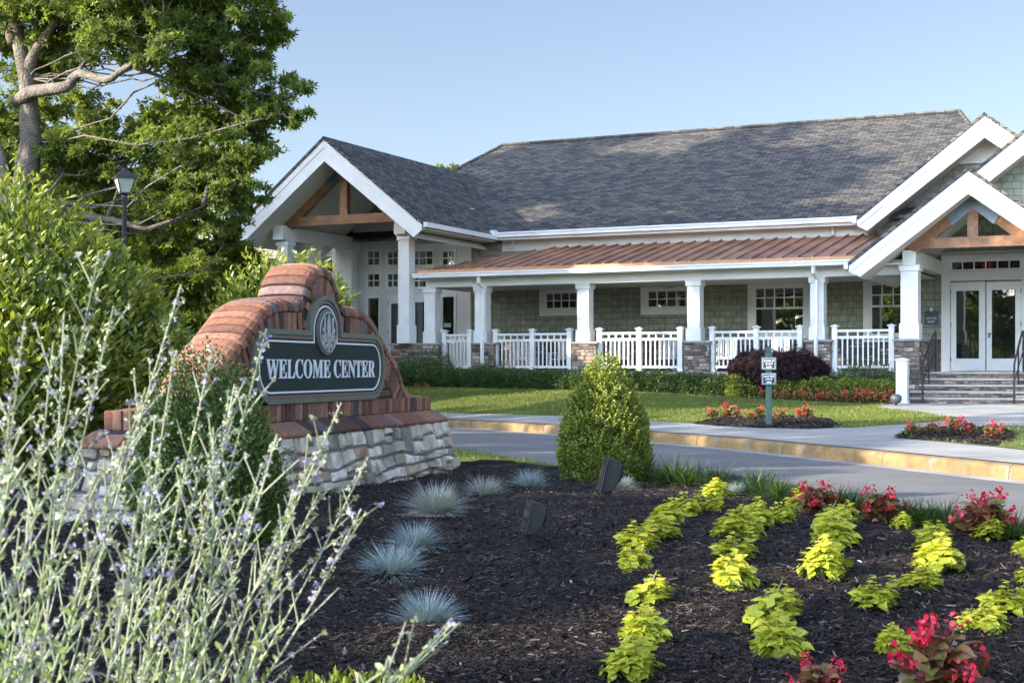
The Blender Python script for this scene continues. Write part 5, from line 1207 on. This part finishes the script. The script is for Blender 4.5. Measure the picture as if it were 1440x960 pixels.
simple_tree('bush', 'leafy bush on the ground between the laurel and the brick sign', bx(250, 24), 24, .2, 1.5, 1.1, 6000, .09, m_lt, .04, 42, low=.15, group=G, cat='bush')
simple_tree('bush', 'dark bush in the shade behind the left shoulder of the sign', bx(190, 28), 28, .2, 2.2, 1.5, 7000, .11, m_oak, .05, 43, low=.15, group=G, cat='bush')
# trees that stand out of the frame on the left: they shade the bed, the lawn and the roof and show in the window glass
SH = 'shade trees beyond the left of the frame'
def shade_tree(x, y, h, r, seed, n=9000, low=.3, size=.30, cl=18, fill=.7, rf=1):
    return simple_tree('shade_tree', 'leafy shade tree beyond the left of the frame', x, y, 0, h, r, n, size, m_oak, .2, seed, low=low, group=SH, twigs=0, cl=cl, fill=fill, rf=rf)
SHADE = []
# positions of the shade trees
s0 = shade_tree(0, 0, 12, 4.6, 71, 5600); s1 = shade_tree(0, 0, 7.4, 2.4, 72, 4500, .33, .22); s2 = shade_tree(0, 0, 14, 6.0, 73, 17000, .40, .25, 16, .6, .60); s3 = shade_tree(0, 0, 9, 5.0, 74, 9000, .03)
for (x, y, k, rz, sc_) in ((-22, 36.5, 2, 1, (1.25, 1.25, 1.5)), (-24, 31, 2, 2, (1.2, 1.2, 1.62)), (-36, 26, 2, 3, 1.2), (-21, 21.5, 0, .7, .9), (-18.5, 13.2, 0, 4, (.8, .8, 1.2)), (-17.5, 19.5, 0, 2.2, .72), (-27, 11.5, 0, 5, 1.0), (-33, 18, 0, 1, 1), (-30, 27, 0, 1.9, 1), (-12.6, .2, 1, 1, 1), (-12.9, 2.3, 1, 2.5, 1), (-19.5, 9.8, 1, 1.7, 1.3), (-12.4, 4.2, 1, 4.4, .85), (-14.5, 1.5, 1, 3.3, 1),
                          (-30, -18, 3, 0, 1), (-22, -23, 3, 1, 1), (-38, -11, 3, 2, 1), (-14, -27, 3, 3, 1), (-6, -30, 3, 4, 1), (-47, -3, 3, 5, 1.1), (3, -32, 3, 1.5, 1), (-56, 8, 3, 2.5, 1.3), (-26, -30, 3, 3.5, 1.4), (-10, -38, 3, .5, 1.4), (-44, -20, 3, 4.5, 1.5), (12, -30, 3, 2.2, 1.2), (-34, -28, 2, 4.5, 1.0), (-18, -34, 2, 4.5, 1.0)):
    src = (s0, s1, s2, s3)[k]
    if not src.get('used'): src.location = (x, y, 0); src.rotation_euler = (0, 0, rz); src.scale = sc_ if isinstance(sc_, tuple) else (sc_,) * 3; src['used'] = 1
    else: d = dup(src, (x, y, 0), rz, scale=sc_)
for o in col.objects:
    if 'used' in o: del o['used']
# out of frame laurels on the left: they keep the low sun off the mulch
b0 = None
for i, (x, y, sc_) in enumerate(((-6.6, 8.6, 1.0), (-7.0, 6.6, .95), (-6.6, 4.9, .85), (-6.9, 3.3, .7))):
    if b0 is None:
        b0 = plant('laurel', 'glossy laurel beyond the left of the frame', 'shrub', (x, y, .1), shrub(7, 1.35, 2.3, lp, 9000, .10, T_FOLD, .9, .2, 8, .4, 200, .26), m_laurel, stems_mb(2.2, 1.1, 9, .03, 7), 'laurels beyond the left of the frame')
    else: dup(b0, (x, y, .1), i, scale=sc_)
# ---- foundation planting
hedge_px = [(575, 546), (606, 546), (637, 546), (668, 546), (699, 547), (730, 547), (761, 547), (792, 547), (822, 548), (853, 549), (884, 550), (914, 552), (945, 554), (975, 556), (1006, 558), (1048, 560), (1104, 561), (1150, 562), (1199, 565), (1232, 567)]
dm = lambda h: max(0, .9 + .3 * h if h < .3 else (1 - ((h - .3) / .7) ** 2.6) ** .55)
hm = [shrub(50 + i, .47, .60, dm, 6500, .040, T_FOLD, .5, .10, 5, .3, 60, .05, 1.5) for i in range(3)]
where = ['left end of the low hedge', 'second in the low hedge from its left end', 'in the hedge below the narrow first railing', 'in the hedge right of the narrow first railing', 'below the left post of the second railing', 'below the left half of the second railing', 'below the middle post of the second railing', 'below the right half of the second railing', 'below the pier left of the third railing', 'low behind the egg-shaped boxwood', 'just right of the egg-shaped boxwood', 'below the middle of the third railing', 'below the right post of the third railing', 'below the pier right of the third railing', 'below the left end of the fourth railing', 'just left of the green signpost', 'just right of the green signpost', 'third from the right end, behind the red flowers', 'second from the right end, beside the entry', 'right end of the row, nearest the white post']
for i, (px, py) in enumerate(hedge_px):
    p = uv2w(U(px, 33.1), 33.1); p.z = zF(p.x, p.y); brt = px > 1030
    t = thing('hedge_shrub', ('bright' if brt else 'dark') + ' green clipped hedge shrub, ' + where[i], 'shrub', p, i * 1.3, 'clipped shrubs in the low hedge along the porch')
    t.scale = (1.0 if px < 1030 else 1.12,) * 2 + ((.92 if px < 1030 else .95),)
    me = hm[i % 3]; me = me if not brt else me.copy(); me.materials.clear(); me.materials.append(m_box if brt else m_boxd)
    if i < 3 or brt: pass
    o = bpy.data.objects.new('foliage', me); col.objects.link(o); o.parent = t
p = uv2w(U(600, 33.75), 33.75, .7)
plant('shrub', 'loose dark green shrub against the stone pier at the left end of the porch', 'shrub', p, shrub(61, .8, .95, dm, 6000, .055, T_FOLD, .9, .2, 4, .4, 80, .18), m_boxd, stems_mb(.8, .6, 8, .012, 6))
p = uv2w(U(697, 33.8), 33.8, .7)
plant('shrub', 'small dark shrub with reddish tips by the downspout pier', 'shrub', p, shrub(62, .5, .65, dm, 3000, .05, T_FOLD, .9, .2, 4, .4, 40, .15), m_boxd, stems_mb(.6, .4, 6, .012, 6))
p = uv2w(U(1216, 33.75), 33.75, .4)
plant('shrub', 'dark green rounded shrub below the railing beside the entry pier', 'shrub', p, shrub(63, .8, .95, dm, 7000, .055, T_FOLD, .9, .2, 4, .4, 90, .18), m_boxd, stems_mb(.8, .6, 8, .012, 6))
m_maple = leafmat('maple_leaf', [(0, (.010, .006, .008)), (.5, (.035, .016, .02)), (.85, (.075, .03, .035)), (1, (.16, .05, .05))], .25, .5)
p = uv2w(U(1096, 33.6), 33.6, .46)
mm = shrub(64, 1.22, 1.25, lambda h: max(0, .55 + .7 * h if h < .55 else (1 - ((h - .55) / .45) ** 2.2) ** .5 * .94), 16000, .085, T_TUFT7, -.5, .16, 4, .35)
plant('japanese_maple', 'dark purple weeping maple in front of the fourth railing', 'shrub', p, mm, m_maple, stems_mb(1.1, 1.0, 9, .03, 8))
# ---- begonias
m_beg = leafmat('begonia_leaf', [(0, (.08, .045, .03)), (.3, (.17, .06, .045)), (.55, (.27, .09, .06)), (.75, (.15, .19, .045)), (1, (.40, .20, .11))], .25, .28, .5)
m_bega = leafmat('begonia_green', [(0, (.04, .05, .015)), (.5, (.15, .16, .04)), (.8, (.28, .19, .07)), (1, (.38, .20, .10))], .25, .28, .5)
m_pet = leafmat('petal', [(0, (.50, .010, .035)), (.6, (.78, .022, .07)), (1, (.90, .13, .18))], .3, .4)
def begonia(seed, R_, H, nl, ls, nf, fs):
    rg = np.random.default_rng(seed); a = rg.uniform(0, 6.28, nl); e = rg.uniform(0, 1, nl) ** .95; rr = R_ * np.sqrt(1 - (e * .95) ** 2) * rg.uniform(.5, 1, nl); z = H * e * rg.uniform(.75, 1.02, nl) + .018
    P = np.stack([rr * np.cos(a), rr * np.sin(a), z], 1); out = np.stack([np.cos(a), np.sin(a), np.zeros(nl)], 1)
    F = nrm(out * 1.0 + np.array([0, 0, .25]) + rg.normal(size=(nl, 3)) * .4); No = nrm(out * .45 + np.array([0, 0, 1]) + rg.normal(size=(nl, 3)) * .35)
    lv = cloud_mesh('leaf', [scatter(T_OVATE, P - F * ls * .5, F, No, ls * rg.uniform(.6, 1.2, nl), np.clip(rg.normal(.5, .25, nl) + .2 * e, 0, 1))])
    st = MB()
    for i in range(0, nl, 2): st.tube([(0.01 * math.cos(a[i]), .01 * math.sin(a[i]), -.02), (P[i][0] * .5, P[i][1] * .5, z[i] * .7), tuple(P[i])], [.006, .005, .003], 4)
    parts = []
    for f in range(nf):
        aa = rg.uniform(0, 6.28); ee = rg.uniform(.3, 1); r_ = R_ * math.sqrt(max(0, 1 - (ee * .9) ** 2)) * 1.05; c = np.array([r_ * math.cos(aa), r_ * math.sin(aa), H * ee * 1.08 + .04]); k = rg.integers(14, 22)
        pc = c + rg.normal(size=(k, 3)) * fs * .62; d = nrm(rg.normal(size=(k, 3)) + np.array([math.cos(aa) * .6, math.sin(aa) * .6, .4]))
        pc = pc - c; parts.append((tuple(c), scatter(T_ROUND, pc, d, nrm(rg.normal(size=(k, 3)) + np.array([0, 0, .8])), fs * rg.uniform(.45, .85, k), rg.uniform(0, 1, k))))
        st.tube([(c[0] * .3, c[1] * .3, .03), tuple(c)], [.004, .003], 4)
    return lv, parts, st
m_bst = mat('begonia_stem', (.20, .05, .04), (.12, .08, .04), .5, 20)
BEG = []
for i in range(3):
    lv, parts, st = begonia(80 + i, .15, .16, 130, .062, 6, .028); fl = []
    for c_, q in parts: me = cloud_mesh('flower', [q]); me.materials.append(m_pet); fl.append((c_, me))
    BEG.append((lv, fl, st))
lv, parts, st = begonia(91, .15, .16, 150, .072, 8, .030); fl = []
for c_, q in parts: me = cloud_mesh('flower', [q]); me.materials.append(m_pet); fl.append((c_, me))
BEG.append((lv, fl, st))
def put_begonia(name_label, p, s_, i, ml=None, group=None, rz=0.0, zs=1):
    t = thing('begonia', name_label, 'flower', p, rz, group); t.scale = (s_, s_, s_ * zs)
    i = i if i == 3 else i % 3; lv, fl, st = BEG[i]
    if not lv.materials: lv.materials.append(m_beg)
    if ml is not None and ml is not m_beg: lv = lv.copy(); lv.materials.clear(); lv.materials.append(ml)
    o = bpy.data.objects.new('foliage', lv); col.objects.link(o); o.parent = t
    for c_, me in fl: o = bpy.data.objects.new('flower', me); col.objects.link(o); o.parent = t; o.location = c_
    if ('st', i) not in MATS: x = st.build('stem', m_bst, t, org=(0, 0, 0)); MATS[('st', i)] = x.data
    else: o = bpy.data.objects.new('stem', MATS[('st', i)]); col.objects.link(o); o.parent = t
GB = 'red begonias in the planting bed'
for i, (px, py, wpx, lab) in enumerate(((1148, 722, 66, 'leftmost bronze-leaved red begonia at the back edge of the mulch bed'), (1240, 733, 70, 'middle red begonia at the back edge of the bed, with orange-tinged leaves'), (1385, 752, 92, 'widest red begonia at the back edge of the bed, near the right edge'),
                                        (1152, 985, 88, 'red begonia cut off by the bottom edge, left of the biggest one'), (1322, 975, 152, 'biggest and nearest begonia with red-brown leaves and red flowers at bottom right'))):
    p = at(px, py, zB); put_begonia(lab, p, wpx * p.y / 2000 / .34, 3, None, GB, i * 1.7, 1.1)
GI = 'red begonias in the bed around the green signpost'
for i, (px, py) in enumerate(((1001, 590), (1028, 591), (1054, 595), (1067, 588), (1097, 594), (1132, 592))):
    p = at(px, py, zF) + Vector((0, 0, .05)); put_begonia(['leftmost small begonia of the signpost bed', 'second small begonia from the left in the signpost bed', 'red begonia left of the post, at the front of its bed', 'red begonia just behind and left of the signpost', 'red begonia right of the signpost, front of its bed', 'rightmost small red begonia of the signpost bed'][i], p, (22, 33, 22, 22, 25, 30)[i] * p.y / 2000 / .34, i + 4 * (i == 3), m_bega, GI, i * 1.1, 1.0)
GI = 'red begonias in the island bed of the pavement'
for i, (px, py, wp) in enumerate(((1282, 617, 27), (1311, 616, 26), (1342, 609, 26), (1360, 617, 32), (1396, 621, 33))):
    p = at(px, py, zF) + Vector((0, 0, .05)); put_begonia(['leftmost and smallest begonia of the island bed', 'second begonia from the left on the island bed', 'begonia at the back of the island bed', 'begonia in the middle of the island bed', 'tallest red begonia at the right of the island bed'][i], p, wp * p.y / 2000 / .32, i + 4 * (i == 3), m_bega if i < 3 else m_beg, GI, i * 2.1, 1.15)
GI = 'red begonias in front of the hedge'
for i, (px, py) in enumerate(((1073, 566), (1087, 566), (1103, 567), (1121, 567), (1138, 568), (1152, 569), (1168, 570), (1182, 570), (1198, 572), (1213, 573), (1224, 574), (1238, 574), (1248, 573))):
    p = uv2w(U(px, 32.1), 32.1); p.z = zF(p.x, p.y) + .02; put_begonia('small red begonia, %s in the row before the hedge' % ['first from the left', 'second from the left', 'third from the left', 'fourth from the left', 'fifth from the left', 'sixth from the left', 'in the middle', 'sixth from the right', 'fifth from the right', 'fourth from the right', 'third from the right', 'second from the right', 'first from the right'][i], p, (19 if i < 8 else 25) * p.y / 2000 / .34, i + 4 * (i == 3), m_bega, GI, i * 1.3, 1.25)
for i, (px, py) in enumerate(((586, 547), (601, 547))):
    p = uv2w(U(px, 32.4), 32.4); p.z = zF(p.x, p.y); put_begonia(['tiny red begonia below the hedge, close to the sign', 'tiny red begonia below the hedge, a little right of the sign'][i], p, 10 * p.y / 2000 / .34, i, m_bega, 'tiny red begonias at the left end of the hedge', i, 1)
# ---- coleus
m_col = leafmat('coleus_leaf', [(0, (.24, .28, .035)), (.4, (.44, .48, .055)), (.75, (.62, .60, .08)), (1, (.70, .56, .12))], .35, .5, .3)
m_cst = mat('coleus_stem', (.22, .28, .10), (.16, .2, .06), .6, 20)
def coleus(seed):
    rg = np.random.default_rng(seed); st = MB(); R_, H = .118, .165; n = int(rg.integers(150, 240)); off = rg.normal(0, .018, 2)
    a = rg.uniform(0, 6.28, n); e = rg.uniform(0, 1, n) ** .8; lr = 1 + .17 * np.sin(a * 2 + seed * 1.7) + .13 * np.sin(a * 3 + seed) + .10 * np.sin(a * 5 + seed * 2); dep = rg.uniform(.72, 1.03, n)
    r_ = R_ * lr * np.sqrt(np.maximum(0, 1 - (e * .97) ** 2.4)) * dep; z = .02 + H * e * dep * rg.uniform(.9, 1.08, n)
    P = np.stack([r_ * np.cos(a) + off[0] * e * 2, r_ * np.sin(a) + off[1] * e * 2, z * (1 + .18 * np.sin(a * 2 + seed))], 1); out = np.stack([np.cos(a), np.sin(a), np.zeros(n)], 1)
    az = a + rg.normal(0, .75, n); F = nrm(np.stack([np.cos(az), np.sin(az), -.35 + .75 * e + rg.normal(0, .22, n)], 1)); No = nrm(out * (.75 - .45 * e)[:, None] + np.array([0, 0, .9]) + rg.normal(size=(n, 3)) * .25)
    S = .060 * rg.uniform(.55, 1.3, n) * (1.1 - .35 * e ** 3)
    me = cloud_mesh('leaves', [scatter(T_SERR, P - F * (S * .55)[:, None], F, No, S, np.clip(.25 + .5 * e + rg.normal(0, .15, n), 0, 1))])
    for i in range(0, n, 6): st.tube([(0, 0, -.02), (P[i][0] * .5, P[i][1] * .5, P[i][2] * .6), tuple(P[i] * .97)], [.006, .005, .003], 4)
    return me, st
COL = []
for i in range(9):
    me, st = coleus(100 + i); me.materials.append(m_col); COL.append((me, st))
STM = {}
CO = [(887, 958, 82), (905, 908, 74), (905, 852, 66), (897, 806, 56), (893, 778, 60), (925, 762, 56), (938, 742, 54), (966, 728, 48), (998, 722, 40), (1006, 706, 46),
      (1095, 930, 84), (1077, 880, 88), (1037, 832, 74), (1030, 792, 62), (1036, 762, 70), (1062, 746, 56), (1098, 737, 44), (1120, 718, 40),
      (1160, 815, 74), (1172, 772, 66), (1160, 748, 56), (1194, 738, 40), (1227, 858, 62), (1292, 832, 58), (1320, 806, 72), (1309, 780, 54), (1303, 762, 46), (1270, 746, 36), (1257, 920, 56), (1355, 888, 46), (1396, 890, 54), (1410, 866, 68), (1390, 762, 48), (1440, 784, 36), (1441, 822, 36)]
names = [('yellow-green coleus', c) for c in range(len(CO))]
col_lab = []
for r_, n_ in ((1, 10), (2, 8), (3, 4), (4, 6)):
    base = {1: 'left curving row', 2: 'second row from the left', 3: 'third row from the left', 4: 'fourth row from the left'}[r_]
    for k in range(n_): col_lab.append(('nearest plant of the %s' if k == 0 else 'farthest plant of the %s' if k == n_ - 1 else 'plant number %s from the front in the %%s' % ['', 'two', 'three', 'four', 'five', 'six', 'seven', 'eight', 'nine'][k]) % base)
col_lab += ['half hidden left of the biggest begonia', 'just above the biggest begonia, left of a pair', 'just above the biggest begonia, right of a pair', 'broad one between the right edge and that pair', 'below the widest back begonia', 'upper one cut by the right edge', 'lower one cut by the right edge']
tint = [random.Random(i).uniform(.96, 1.04) for i in range(99)]
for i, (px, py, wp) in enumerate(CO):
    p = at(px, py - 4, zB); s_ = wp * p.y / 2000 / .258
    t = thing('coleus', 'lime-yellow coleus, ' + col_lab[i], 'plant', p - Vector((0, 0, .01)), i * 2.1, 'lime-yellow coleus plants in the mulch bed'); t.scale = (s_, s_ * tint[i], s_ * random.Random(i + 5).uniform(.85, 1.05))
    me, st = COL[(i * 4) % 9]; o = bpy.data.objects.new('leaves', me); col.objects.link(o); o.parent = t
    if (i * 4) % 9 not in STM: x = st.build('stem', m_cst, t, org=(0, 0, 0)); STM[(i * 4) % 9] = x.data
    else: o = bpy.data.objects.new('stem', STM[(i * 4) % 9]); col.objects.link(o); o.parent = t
# ---- blue fescue, liriope
m_fes = leafmat('fescue_blade', [(0, (.14, .19, .20)), (.4, (.32, .40, .44)), (.8, (.50, .58, .62)), (1, (.62, .62, .54))], .2, .5, .3)
m_fesw = leafmat('pale_fescue', [(0, (.20, .21, .19)), (.5, (.44, .46, .46)), (1, (.66, .65, .58))], .2, .5, .3)
m_lir = leafmat('liriope_blade', [(0, (.02, .05, .012)), (.5, (.05, .10, .022)), (.85, (.11, .17, .035)), (1, (.22, .26, .07))], .25, .4, .4)
def tussock(seed, n, L_, wid, spread=1.25, droop=.6, up=1.0, lo=0.15, base=.035):
    rg = np.random.default_rng(seed); a = rg.uniform(0, 6.28, n); e = rg.uniform(lo, spread, n); l = L_ * rg.uniform(.6, 1.15, n); o = np.stack([np.cos(a), np.sin(a), np.zeros(n)], 1)
    side = np.stack([-np.sin(a), np.cos(a), np.zeros(n)], 1) + rg.normal(size=(n, 3)) * .2; k = 5; V = np.zeros((n, 2 * k, 3)); b0 = o * rg.uniform(0, base, (n, 1)); sw = rg.normal(size=(n, 1)) * .12
    for j in range(k):
        t = j / (k - 1); th = e + droop * t * (.4 + e * .5); z = np.cos(th); h = np.sin(th)
        if j == 0: c = b0.copy(); prev = c
        else: c = prev + (o * h[:, None] + side * sw * t + np.array([0, 0, 1]) * z[:, None]) * (l / (k - 1))[:, None]
        prev = c; c = c.copy(); c[:, 2] = np.maximum(c[:, 2], .004); w_ = wid * (1 - .85 * t ** 2) * .5; V[:, 2 * j] = c - side * w_; V[:, 2 * j + 1] = c + side * w_
    tf = [(2 * j, 2 * j + 1, 2 * j + 3, 2 * j + 2) for j in range(k - 1)]; r_ = rg.uniform(0, 1, n)
    return cloud_mesh('blades', [(V.reshape(-1, 3), tf, 2 * k, n, np.repeat(r_, 2 * k))])
FE = [tussock(200 + i, 1500, .245, .0036, 1.45, .75, base=.06) for i in range(3)]
for q in FE: q.materials.append(m_fes)
GF = 'blue fescue tufts in the mulch'
for i, (px, py, wp, lab, mt) in enumerate(((600, 884, 120, 'nearest blue fescue tuft, alone in open mulch', 0), (552, 815, 118, 'blue fescue tuft overlapping the one behind it, left of the floodlight', 0), (583, 776, 92, 'blue fescue tuft half hidden behind the leftmost wide one', 0), (613, 726, 104, 'pale blue fescue tuft below the stone base of the sign', 1),
                                        (682, 704, 74, 'grey fescue tuft between two others beside the sign base', 1), (744, 692, 68, 'bluish fescue tuft nearest the egg-shaped boxwood, on its left', 0), (876, 692, 46, 'small whitish fescue tuft right behind the far floodlight', 1), (1034, 698, 38, 'small blue fescue tuft behind the coleus rows at the back of the bed', 0), (1048, 690, 30, 'blue fescue tuft touching the strap-leaved clumps at the back', 0))):
    p = at(px, py - 6, zB); t = thing('blue_fescue', lab, 'grass tuft', p - Vector((0, 0, .01)), i * 1.9, GF); s_ = wp * p.y / 2000 / .50; t.scale = (s_, s_, s_ * (.95 if s_ < 1.3 else .8))
    me = FE[i % 3]
    if mt: me = me.copy(); me.materials.clear(); me.materials.append(m_fesw)
    o = bpy.data.objects.new('blades', me); col.objects.link(o); o.parent = t
LI = [tussock(220 + i, 210, .34, .010, 1.1, .9, base=.05) for i in range(3)]
for q in LI: q.materials.append(m_lir)
lpx = [(905, 676), (925, 680), (948, 682), (966, 683), (985, 685), (1060, 694), (1075, 700), (1095, 702), (1125, 706), (1180, 716), (1200, 720), (1275, 732), (1290, 736), (1310, 738), (1345, 745), (1425, 758), (1445, 764), (1010, 687), (1415, 752), (1330, 740)]
ll = ['touching the right side of the egg-shaped boxwood', 'second right of the egg-shaped boxwood', 'third right of the egg-shaped boxwood', 'fourth right of the egg-shaped boxwood', 'fifth right of the egg-shaped boxwood', 'just right of the small blue tuft', 'between the small blue tuft and the first back begonia', 'left of the first back begonia, lower', 'beside the first back begonia', 'right after the first back begonia', 'left of the middle back begonia', 'just right of the middle back begonia', 'second right of the middle back begonia', 'third right of the middle back begonia', 'left of the widest back begonia', 'right of the widest back begonia', 'cut by the right edge above the coleus', 'behind the farthest coleus of the left row', 'behind the right side of the widest back begonia', 'midway between the middle and widest back begonias']
for i, (px, py) in enumerate(lpx):
    p = at(px, py, zB); t = thing('liriope', 'strap-leaved green clump, ' + ll[i], 'grass tuft', p, i * 1.4, 'strap-leaved green clumps along the back edge of the bed'); s_ = 66 * p.y / 2000 / .5 * random.Random(i).uniform(.8, 1.15); t.scale = (s_,) * 3
    o = bpy.data.objects.new('blades', LI[i % 3]); col.objects.link(o); o.parent = t
# ---- silvery sage in the foreground
m_sst = leafmat('sage_stem', [(0, (.20, .25, .13)), (.5, (.33, .38, .23)), (1, (.47, .49, .37))], .1, .6, .2)
m_slf = leafmat('sage_leaf', [(0, (.12, .19, .06)), (.5, (.24, .32, .12)), (1, (.38, .46, .22))], .3, .6, .2)
m_sfl = leafmat('sage_flower', [(0, (.22, .18, .42)), (.6, (.40, .36, .58)), (1, (.56, .53, .66))], .3, .6, .2)
def sage(label, D, stems, seed):
    """stems: (base px at py 960, tip px, tip py, depth)"""
    rd = random.Random(seed); rg = np.random.default_rng(seed); x0 = sum((s_[0] - 720) / 2000 * s_[3] for s_ in stems) / len(stems); y0 = sum(s_[3] for s_ in stems) / len(stems)
    base = Vector((x0, y0, zB(x0, y0))); t = thing('silvery_sage', label, 'plant', base, 0, 'silvery sage plants in the near left corner', org=tuple(base))
    st = MB(); LP = []; LF = []; LS = []; FP = []; FS = []
    def twig(a, d, L_, r0, lvl):
        n = 6; pts = [Vector(a)]; dd = Vector(d).normalized(); bend = Vector((rd.uniform(-1, 1), rd.uniform(-1, 1), .5)) * .12
        for i in range(n): dd = (dd + bend / n).normalized(); pts.append(pts[-1] + dd * (L_ / n))
        st.tube(pts, [r0 * (1 - .35 * i / n) for i in range(n + 1)], 5, rd.random())
        m = int(L_ / .020)
        for i in range(1, m + 1):
            f = i / m; q = pts[0].lerp(pts[-1], f); k = min(int(f * n), n - 1); q = pts[k].lerp(pts[k + 1], f * n - k)
            if rd.random() < .35 + .45 * f:
                for _ in range(rd.randint(2, 4)): FP.append(q + Vector((rd.gauss(0, 1), rd.gauss(0, 1), rd.gauss(0, .6))) * (r0 * .9)); FS.append(rd.uniform(.0045, .0075)); 
        return pts
    for (bx_, tx, ty, D_) in stems:
        T = px3(tx, ty, D_); Bm = px3(bx_, 960, D_ * 1.0); dirn = (T - Bm); ext = Bm - dirn * .35; g = Vector((base.x + rd.uniform(-.06, .06), base.y + rd.uniform(-.06, .06), base.z - .01))
        pts = [Vector(q) for q in catmull([tuple(g), tuple(g.lerp(ext, .55) + Vector((0, 0, .05))), tuple(ext), tuple(Bm), tuple(Bm.lerp(T, .5) + Vector((rd.uniform(-.01, .01), 0, 0))), tuple(T)], 6)]
        k = len(pts); st.tube(pts, [.0031 * (1 - .62 * i / (k - 1)) for i in range(k)], 6, rd.random())
        L_ = (T - Bm).length; dn = dirn.normalized()
        for i in range(k):
            if pts[i].z < g.z + .25: continue
            f = i / (k - 1)
            if .42 < f < .97 and rd.random() < (.72 if len(stems) > 2 else .12):
                az = rd.uniform(0, 6.28)
                for s_ in (0, math.pi):
                    if rd.random() < .3: continue
                    sd_ = Vector((math.cos(az + s_), math.sin(az + s_) * .7, 0)); twig(pts[i], dn * 1.0 + sd_ * rd.uniform(.45, .8), rd.uniform(.06, .14) * (1.3 - f * .8), .0014, 1)
        m = int(L_ / .012)
        for i in range(m):
            f = i / m; q = Bm.lerp(T, f)
            if f > .45:
                for _ in range(3): FP.append(T.lerp(Bm, (1 - f)) + Vector((rd.gauss(0, 1), rd.gauss(0, 1), rd.gauss(0, 1))) * .0045); FS.append(rd.uniform(.004, .0075))
        for i in range(int(170 if len(stems) > 2 else 12)):
            f = rd.random() ** 1.0; j = f * (k - 1) * .9; a = int(j); q = pts[a].lerp(pts[min(a + 1, k - 1)], j - a)
            if rd.random() > 1.2 - f: continue
            an = rd.uniform(0, 6.28); LP.append(q); LF.append(Vector((math.cos(an), math.sin(an), rd.uniform(.5, 1.6)))); LS.append(rd.uniform(.010, .026) * (1.25 - .7 * f))
    o_ = tuple(base); st.build('stem', m_sst, t)
    P = np.array([tuple(q - base) for q in LP]); F = np.array([tuple(q) for q in LF]); n = len(P)
    finish('foliage', cloud_mesh('foliage', [scatter(T_FOLD, P, F, rg.normal(size=(n, 3)), np.array(LS), rg.uniform(0, 1, n), 1.3)]), m_slf, t)
    P = np.array([tuple(q - base) for q in FP]); n = len(P); rn = rg.uniform(0, 1, n); k = rg.uniform(0, 1, n) < .27
    for nm, sel, mt in (('blossoms', k, m_sfl), ('buds', ~k, m_sst)):
        q = P[sel]; finish(nm, cloud_mesh(nm, [scatter(t_tuft(3, .45, .6), q, rg.normal(size=(len(q), 3)), rg.normal(size=(len(q), 3)), np.array(FS)[sel], rn[sel])]), mt, t)
sage('silvery sage plant at the very left edge of the photo', 1.9, [(-40, 35, 450, 2.0), (10, 75, 480, 2.1), (-20, 15, 560, 1.8), (20, 160, 430, 2.3), (-60, 20, 640, 1.7), (0, 55, 700, 1.9)], 1)
sage('silvery sage plant with the tallest stem, second from the left', 2.0, [(40, 140, 352, 2.1), (80, 205, 545, 2.2), (60, 90, 440, 2.3), (95, 255, 400, 2.4), (70, 175, 620, 1.9), (110, 240, 700, 2.1), (30, 140, 660, 1.9)], 2)
sage('silvery sage plant left of the middle of the clump, in front of the pointed boxwood', 2.2, [(180, 245, 500, 2.2), (195, 300, 485, 2.4), (170, 215, 620, 2.0), (215, 330, 560, 2.3), (200, 285, 650, 2.1), (150, 190, 720, 1.9)], 3)
sage('silvery sage plant whose tallest stem crosses the word WELCOME', 2.1, [(250, 375, 462, 2.2), (235, 330, 540, 2.3), (290, 480, 566, 2.2), (270, 390, 610, 2.1), (310, 440, 640, 2.3), (255, 355, 700, 2.0), (280, 300, 600, 2.2)], 4)
sage('silvery sage plant rightmost in the clump, over open mulch', 2.0, [(350, 518, 642, 2.3), (370, 508, 715, 2.2), (335, 450, 690, 2.3), (345, 400, 740, 2.1)], 5)
sage('single bent silvery sage stem at the bottom, right of the clump', 1.8, [(560, 636, 868, 1.9), (515, 545, 925, 1.8)], 6)
# low bright leaves at the bottom edge
p = at(500, 1040, zB)
plant('groundcover', 'low bright green groundcover peeking over the bottom edge of the photo', 'plant', p, shrub(90, .36, .15, lambda h: max(0, 1 - h * .5), 1500, .04, T_FOLD, 1.0, .2, 5, .4), m_box, None)

# a few fallen leaves on the mulch
n = 90; Y = 4.2 * np.exp(rg.uniform(0, math.log(3.2), n)); X = rg.uniform(-.2, .38, n) * Y; k = inpoly(X, Y, BED); X, Y = X[k], Y[k]; n = len(X)
P = np.stack([X, Y, np.array([zB(x, y) for x, y in zip(X, Y)]) + .026], 1)
m_dead = leafmat('dead_leaf', [(0, (.22, .13, .07)), (.5, (.34, .28, .18)), (.8, (.42, .42, .40)), (1, (.20, .22, .07))], .2, .8)
tag(finish('fallen_leaves', cloud_mesh('fallen_leaves', [scatter(T_FOLD, P, np.stack([rg.normal(size=n), rg.normal(size=n), rg.normal(0, .15, n)], 1), np.stack([rg.normal(0, .3, n), rg.normal(0, .3, n), np.ones(n)], 1), rg.uniform(.018, .045, n), rg.uniform(0, 1, n))]), m_dead), 'few dry leaves scattered over the dark mulch', 'leaves', kind='stuff')
